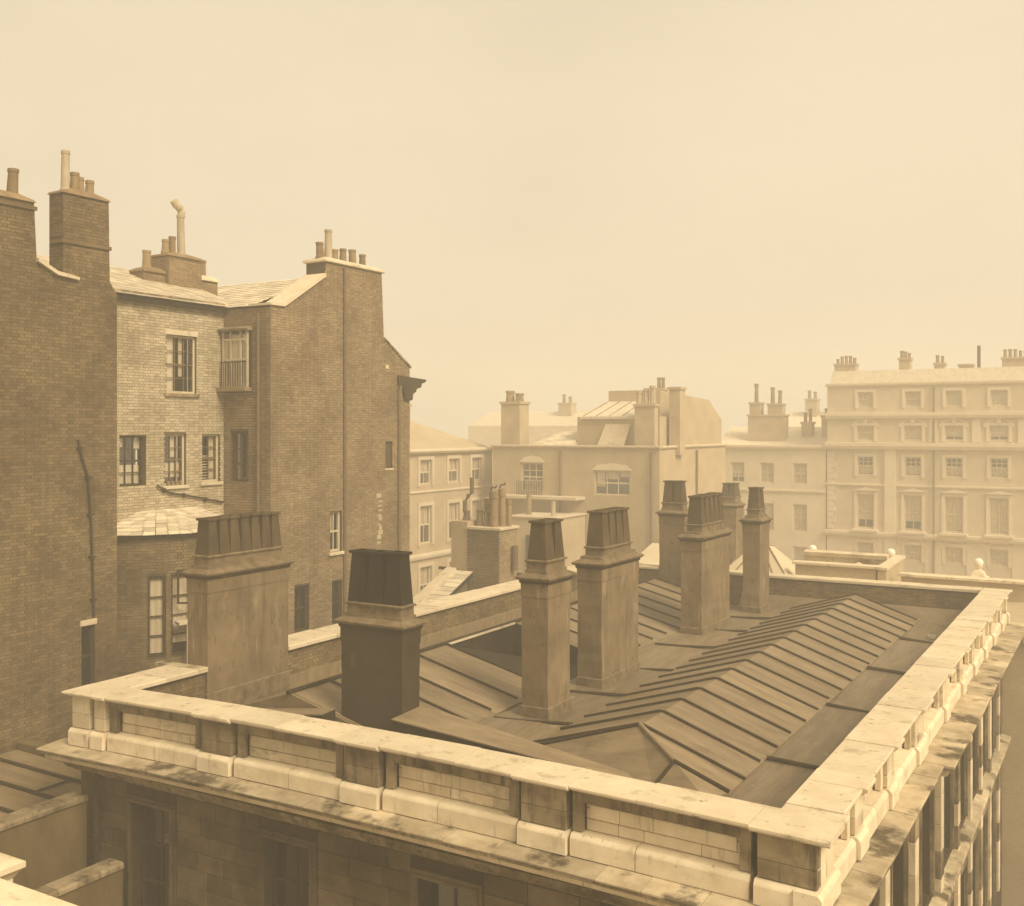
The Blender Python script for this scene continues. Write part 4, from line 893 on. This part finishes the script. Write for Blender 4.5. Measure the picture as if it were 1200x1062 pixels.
def surround(h, T, a0, a1, z0, z1, arch_=False, m='far_stone'):
    part('window_surround', m, h, lambda b: b.lattice([a0-.22, a0-.01, a1+.01, a1+.22], [z0-.1, z1+.01, z1+.22], lambda i, j: i != 1 or j == 1, -.02, .08), T)
    if arch_:
        n = 10; c = (a0+a1)/2; r0, r1 = (a1-a0)/2+.23, (a1-a0)/2+.42
        def f(b):
            vs = []; fs = []
            for k in range(n+1):
                t = math.pi*k/n
                for r in (r0, r1):
                    for o in (-.02, .09): vs.append((c+r*math.cos(t), o, z1-.1+r*.62*math.sin(t)))
            for k in range(n):
                q = 4*k; fs += [(q, q+1, q+5, q+4), (q+1, q+3, q+7, q+5), (q+3, q+2, q+6, q+7), (q+2, q, q+4, q+6)]
            fs += [(0, 2, 3, 1), (4*n, 4*n+1, 4*n+3, 4*n+2)]; b.add(vs, fs)
        part('window_arch', m, h, f, T)
def far_stack(h, x0, x1, y0, y1, z0, z1, pots, m='far_brick', mp='clay', ph=.7, r=.16, axis='x'):
    s = part('chimney', m, h, lambda b: b.box(x0, x1, y0, y1, z0, z1))
    part('chimney_cap', m, s, lambda b: b.box(x0-.08, x1+.08, y0-.08, y1+.08, z1+.002, z1+.16))
    for k in range(pots):
        u = (k+.5)/pots; x, y = (x0+(x1-x0)*u, (y0+y1)/2) if axis == 'x' else ((x0+x1)/2, y0+(y1-y0)*u)
        ph_, r_ = ph*R.uniform(.7, 1.25), r*R.uniform(.85, 1.1)
        part('chimney_pot', mp, s, lambda b: b.lathe(x, y, [(r_, z1+.16), (r_*.85, z1+.1+ph_*.85), (r_*1.05, z1+.12+ph_*.87), (r_*1.05, z1+.16+ph_)], 8))
    return s

# tall brick house with rooftop attic
f_w = [(-33.45, -31.85, -3.95, -2.15, dict(cols=3, rows=4, cur=[(.1, .9, .05, .4)])), (-28.3, -25.9, -4.05, -2.55, dict(cols=3, rows=2, cur=[(.05, .28, .35, .95), (.3, .68, .65, .95), (.7, .95, .75, .95)])),
       (-33.6, -32.2, -9.3, -5.6, dict(cols=2, rows=4))]
FH = far_house('tall_brick_house', 'hazy tall brick house with a rooftop attic in the middle distance', -35.55, -24.0, 58, 69.7, -1.15, front=f_w)
band(FH, TY(58), -35.6, -23.9, -1.18, .14, .16, 'coping', 'parapet_coping'); band(FH, TX(-24), 58.1, 69.8, -1.18, .14, .16, 'coping', 'parapet_coping')
for a0, a1, z0, z1 in [w[:4] for w in f_w[:2]]: part('arched_head', 'far_stone', FH, lambda b: b.prism([(a0-.15, z1+.02), (a1+.15, z1+.02), (a1-.25, z1+.34), ((a0+a1)/2, z1+.45), (a0+.25, z1+.34)], -.04, .04), T=lambda a, z, o: (a, 58-o, z))
part('balcony', 'far_pale', FH, lambda b: b.box(-35.0, -28.9, 0, 1.3, -4.35, -4.18), TY(58))
for k in range(16): part('balcony_bar', 'iron', FH, lambda b: b.box(-33.6+k*.12, -33.57+k*.12, .3, .33, -4.17, -3.3), TY(58))
at = part('attic', 'far_brick', FH, lambda b: b.box(-30.2, -24.6, 59.5, 67, -1.6, .75))
part('attic_roof', 'slate', at, lambda b: b.add([(-29.9, 59.3, .76), (-25.9, 59.3, .76), (-25.9, 62, 1.75), (-29.3, 62, 1.75), (-29.9, 59.3, .6), (-25.9, 59.3, .6), (-25.9, 62, .6), (-29.3, 62, .6)], [(0, 1, 2, 3), (7, 6, 5, 4), (0, 4, 5, 1), (1, 5, 6, 2), (2, 6, 7, 3), (3, 7, 4, 0)]))
part('attic_top', 'far_brick', at, lambda b: b.profile([(62, .6), (66, .6), (66, 2.2), (62, 2.45)], -29.2, -25.6), T=XYZ)
part('attic_skylight', 'coping', at, lambda b: b.slab([(-28.6, 59.1, -1.0), (-26.8, 59.1, -1.0), (-26.5, 59.46, .3), (-28.2, 59.46, .3)], .06))
far_stack(FH, -26.0, -24.7, 58.9, 59.45, -1.5, 1.35, 3, mp='clay_pale', ph=1.0, r=.2)
far_stack(FH, -24.4, -23.7, 60.5, 61.4, -1.6, 2.4, 0)
part('rear_gable', 'far_brick', FH, lambda b: b.profile([(61.5, -1.6), (69, -1.6), (69, .6), (66.5, 1.9), (62.0, 2.1)], -24.58, -24.02), T=XYZ)
far_stack(FH, -35.3, -33.9, 58.6, 59.8, -1.6, 1.6, 2, ph=.6, r=.3)
dr = deck(FH, [(-33.6, 58.5, -1.2), (-30.3, 58.5, -1.2), (-30.3, 61, -.2), (-32, 61, -.2)], 'small_roof', 'slate')
for x in (-30.6, -24.5): tube_part('rain_pipe', 'iron_pale', [(x, 57.9, -14), (x, 57.9, -1.35)], .07, FH)
tube_part('rain_pipe', 'iron_pale', [(-23.9, 64, -14), (-23.9, 64, -1.35)], .07, FH)
slates(dr, (-33.6, 58.5, -1.18), (-30.3, 58.5, -1.18), (-30.3, 61, -.18), (-32, 61, -.18), .4, .3)
for k in range(5): part('roof_seam', 'stone_soot', at, lambda b: b.tube([(-29.7+k*.9, 59.35, .80), (-29.2+k*.82, 61.9, 1.74)], .03, 5))
far_stack(FH, -22.2-5.6, -21.6-5.6, 66.3, 67.2, .6, 2.6, 2, ph=.6, r=.14)
part('low_annex', 'far_brick', FH, lambda b: b.box(-31.9, -28.9, 54.2, 57.98, -16, -5.3))
part('annex_coping', 'far_pale', FH, lambda b: b.cbox(-32.0, -28.8, 54.1, 57.97, -5.296, -5.18, .02))
part('annex_window', 'room', FH, lambda b: b.box(-30.9, -29.9, 54.12, 54.22, -8.2, -6.3))
round_pot(FH, -31.3, 55.2, -5.2, 1.3, .16, 'clay'); round_pot(FH, -29.4, 54.8, -5.2, .9, .14, 'clay_pale')
# pale house seen past the gable
l_w = []
for y in (52.5, 55.6, 58.3):
    for z0, z1 in ((-3.4, -1.9), (-7.0, -4.7), (-10.6, -8.4)): l_w.append((y-.62, y+.62, z0, z1, dict(cols=2, rows=2, cur=[(.1, .9, .5, .95)])))
LHs = far_house('pale_terrace_house', 'pale hazy terrace house with hipped roof glimpsed right of the gable wall', -46, -37, 44, 60.3, -1.45, 'far_brick', side=l_w)
band(LHs, TX(-37), 44, 60.3, -1.5, .25, .35); band(LHs, TX(-37), 44, 60.3, -3.9, .12, .1); band(LHs, TX(-37), 44, 60.3, -7.9, .3, .2)
for w in l_w: surround(LHs, TX(-37), *w[:4], m='far_pale')
part('hipped_roof', 'far_brick', LHs, lambda b: b.add([(-46, 44, -1.4), (-36.8, 44, -1.4), (-36.8, 60.5, -1.4), (-46, 60.5, -1.4), (-41.5, 48, .75), (-41.5, 56, .75)], [(3, 2, 1, 0), (0, 1, 4), (1, 2, 5, 4), (2, 3, 5), (3, 0, 4, 5)]))
far_stack(LHs, -39.6, -38.2, 51.2, 52.6, -1.4, 1.35, 1, ph=.5, r=.3)
# far terrace in the gap
h_w = [(x-.55, x+.55, z0, z1, dict(cols=2, rows=2)) for x in (-27.2, -24.8, -22.2) for z0, z1 in ((-4.3, -2.7), (-8.0, -5.9), (-11, -9.2))]
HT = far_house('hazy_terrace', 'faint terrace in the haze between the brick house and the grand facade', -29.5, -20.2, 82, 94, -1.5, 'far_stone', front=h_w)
band(HT, TY(82), -29.5, -20.2, -1.6, .3, .3); band(HT, TY(82), -29.5, -20.2, -5.0, .2, .12)
far_stack(HT, -22.9, -22.1, 85, 86, -1.2, .4, 2, ph=.9, r=.16); far_stack(HT, -21.3, -20.7, 85, 86, -1.2, .9, 1, ph=.7, r=.2)
far_stack(HT, -27.0, -24.0, 84, 85.2, -2, 1.0, 0); far_stack(HT, -26.9, -26.0, 84.1, 85, 1.1, 2.0, 1, ph=1.6, r=.2); far_stack(HT, -25.4, -24.2, 84.1, 85, 1.1, 1.9, 2, ph=1.1, r=.2)
part('roof_slope', 'slate', HT, lambda b: b.slab([(-29.5, 82.6, -1.5), (-20.2, 82.6, -1.5), (-20.2, 87, 0.0), (-29.5, 87, 0.2)], .2))
# grand facade
g_w = []
cols_ = (-17.25, -13.85, -11.03, -8.05, -5.05, -2.05)
for i, x in enumerate(cols_):
    g_w += [(x-.55, x+.55, 1.65, 2.75), (x-.62, x+.62, -.85, .22), (x-.58, x+.58, -3.5, -2.1, dict(cols=3, rows=4, cur=[(.1, .9, .1, .5)])), (x-.62, x+.62, -7.5, -4.95, dict(cols=2, rows=4)), (x-.6, x+.6, -9.75, -8.6)]
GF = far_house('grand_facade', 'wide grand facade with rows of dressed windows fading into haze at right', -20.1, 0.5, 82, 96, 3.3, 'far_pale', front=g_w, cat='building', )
TG = TY(82)
for z, t, o in ((.75, .45, .35), (-1.55, .5, .45), (-8.15, .4, .35), (3.2, .25, .2), (-4.35, .18, .15)): band(GF, TG, -20.2, .6, z, t, o)
for k, w in enumerate(g_w): surround(GF, TG, *w[:4], arch_=(k % 5 in (1, 4)), m='far_stone')
for x in (-15.45, -.2): part('pilaster', 'far_stone', GF, lambda b: b.box(x-.4, x+.4, .0, .16, GROUND, -1.56), TG)
part('ground_storey', 'far_stone', GF, lambda b: [b.box(a0, a1, .0, .06, -15.9, -8.16) for a0, a1 in zip([-20.1]+[x+.85 for x in cols_], [x-.85 for x in cols_]+[.5])], TG, kind='stuff')
for i in range(len(cols_)-1):
    xm = (cols_[i]+cols_[i+1])/2
    if abs(xm+15.5) > .6: part('attic_pilaster', 'far_stone', GF, lambda b: b.box(xm-.28, xm+.28, 0, .12, -1.0, .72), TG)
for x in cols_:
    part('keystone', 'far_stone', GF, lambda b: b.prism([(x-.12, .42), (x+.12, .42), (x+.18, .78), (x-.18, .78)], 0, .16), T=lambda a, z, o: (a, 82-o, z))
    part('pediment', 'far_stone', GF, lambda b: b.prism([(x-.95, -4.68), (x+.95, -4.68), (x, -4.40)], 0, .22), T=lambda a, z, o: (a, 82-o, z))
    part('window_balcony', 'far_stone', GF, lambda b: b.box(x-.95, x+.95, .0, .55, -7.74, -7.58), TG)
for x in (-19.9,): 
    for k in range(14): part('quoin', 'far_stone', GF, lambda b: b.box(x-.2, x+(.45 if k % 2 else .25), .0, .07, -7.6+k*.42, -7.22+k*.42), TG)
tube_part('rain_pipe', 'iron_pale', [(-12.4, 81.85, -14), (-12.4, 81.85, 3.1)], .07, GF)
part('mansard', 'slate', GF, lambda b: b.profile([(82.4, 3.3), (95, 3.3), (93, 4.6), (83.2, 4.45)], -20, .4), T=XYZ)
for x0, x1, z1, n in ((-19.9, -18.3, 4.9, 5), (-15.1, -14.3, 5.2, 3), (-12.6, -11.9, 4.75, 2), (-10.9, -10.0, 4.6, 0), (-8.0, -5.0, 5.0, 9), (-2.5, -1.2, 5.1, 4)): far_stack(GF, x0, x1, 83.4, 84.4, 3.2, z1, n, ph=.5, r=.13)
tube_part('flue_pipe', 'iron', [(-9.6, 84, 4.3), (-9.6, 84, 6.1)], .12, GF)
# roofs farther off, barely there
for i, (lab, x0, x1, y, zt, st_) in enumerate((('dim roofline of a house behind the far terrace gap', -33, -21, 108, .2, [(-29.5, -28.3, 3.0, 2), (-26.5, -25.2, 3.2, 2), (-23.6, -22.6, 3.0, 1)]),
                                        ('dim rooftop far behind between the pale house and brick house', -62, -41, 96, .3, [(-52.5, -51, 2.6, 2), (-47, -46, 1.6, 1)]),
                                        )):
    h = far_house('distant_house', lab, x0, x1, y, y+9, zt, 'far_stone')
    part('roof_slope', 'slate', h, lambda b: b.profile([(y+.3, zt), (y+8.5, zt), (y+4.5, zt+1.6)], x0, x1), T=XYZ)
    for s0, s1, z, n in st_: far_stack(h, s0, s1, y+3, y+4.2, zt-.3, z, n, ph=.9, r=.2)
# street side: pavement and the dark house across it
pv_ = part('pavement', 'stone_soot', None, lambda b: b.box(-3.25, -0.6, 11, 60, GROUND+.004, GROUND+.13)); pv_['kind'] = 'structure'
AR = thing('area_railing', 'low stone kerb wall along the street side of the stone building', 'wall')
part('body', 'stone_soot', AR, lambda b: b.box(-1.5, -1.25, 14, 33.5, GROUND+.13, GROUND+1.0))
part('coping_stone', 'stone_soot', AR, lambda b: b.cbox(-1.58, -1.17, 13.95, 33.55, GROUND+1.004, GROUND+1.12, .015))

# smoke drifting from the bent cowl
sm = bpy.data.materials.new('chimney smoke'); sm.use_nodes = True
sn, sl = sm.node_tree.nodes, sm.node_tree.links; sn.clear()
sv = sn.new('ShaderNodeVolumePrincipled'); sv.inputs['Color'].default_value = (0.62, 0.54, 0.42, 1)
tco = sn.new('ShaderNodeTexCoord'); mp_ = sn.new('ShaderNodeVectorMath'); mp_.operation = 'LENGTH'; sl.new(tco.outputs['Object'], mp_.inputs[0])
fo = sn.new('ShaderNodeMapRange'); fo.inputs[1].default_value = 1.0; fo.inputs[2].default_value = 0.1; fo.inputs[3].default_value = 0.0; fo.inputs[4].default_value = 1.0; sl.new(mp_.outputs['Value'], fo.inputs[0])
ns = sn.new('ShaderNodeTexNoise'); ns.inputs['Scale'].default_value = 2.2; sl.new(tco.outputs['Object'], ns.inputs['Vector'])
mu = sn.new('ShaderNodeMath'); mu.operation = 'MULTIPLY'; sl.new(fo.outputs[0], mu.inputs[0]); sl.new(ns.outputs['Fac'], mu.inputs[1])
m2 = sn.new('ShaderNodeMath'); m2.operation = 'MULTIPLY'; sl.new(mu.outputs[0], m2.inputs[0]); m2.inputs[1].default_value = 0.75; sl.new(m2.outputs[0], sv.inputs['Density'])
sl.new(sv.outputs[0], sn.new('ShaderNodeOutputMaterial').inputs['Volume'])
b = MB(); b.lathe(0, 0, [(.02, -1)]+[(math.sin(math.pi*k/8), -math.cos(math.pi*k/8)) for k in range(1, 8)]+[(.02, 1)], 14)
smoke = b.build('smoke', sm, None, kind='stuff'); smoke.location = (-23.6, 34.5, -2.1); smoke.scale = (1.5, .7, .75); smoke.rotation_euler = (0, .35, 0)
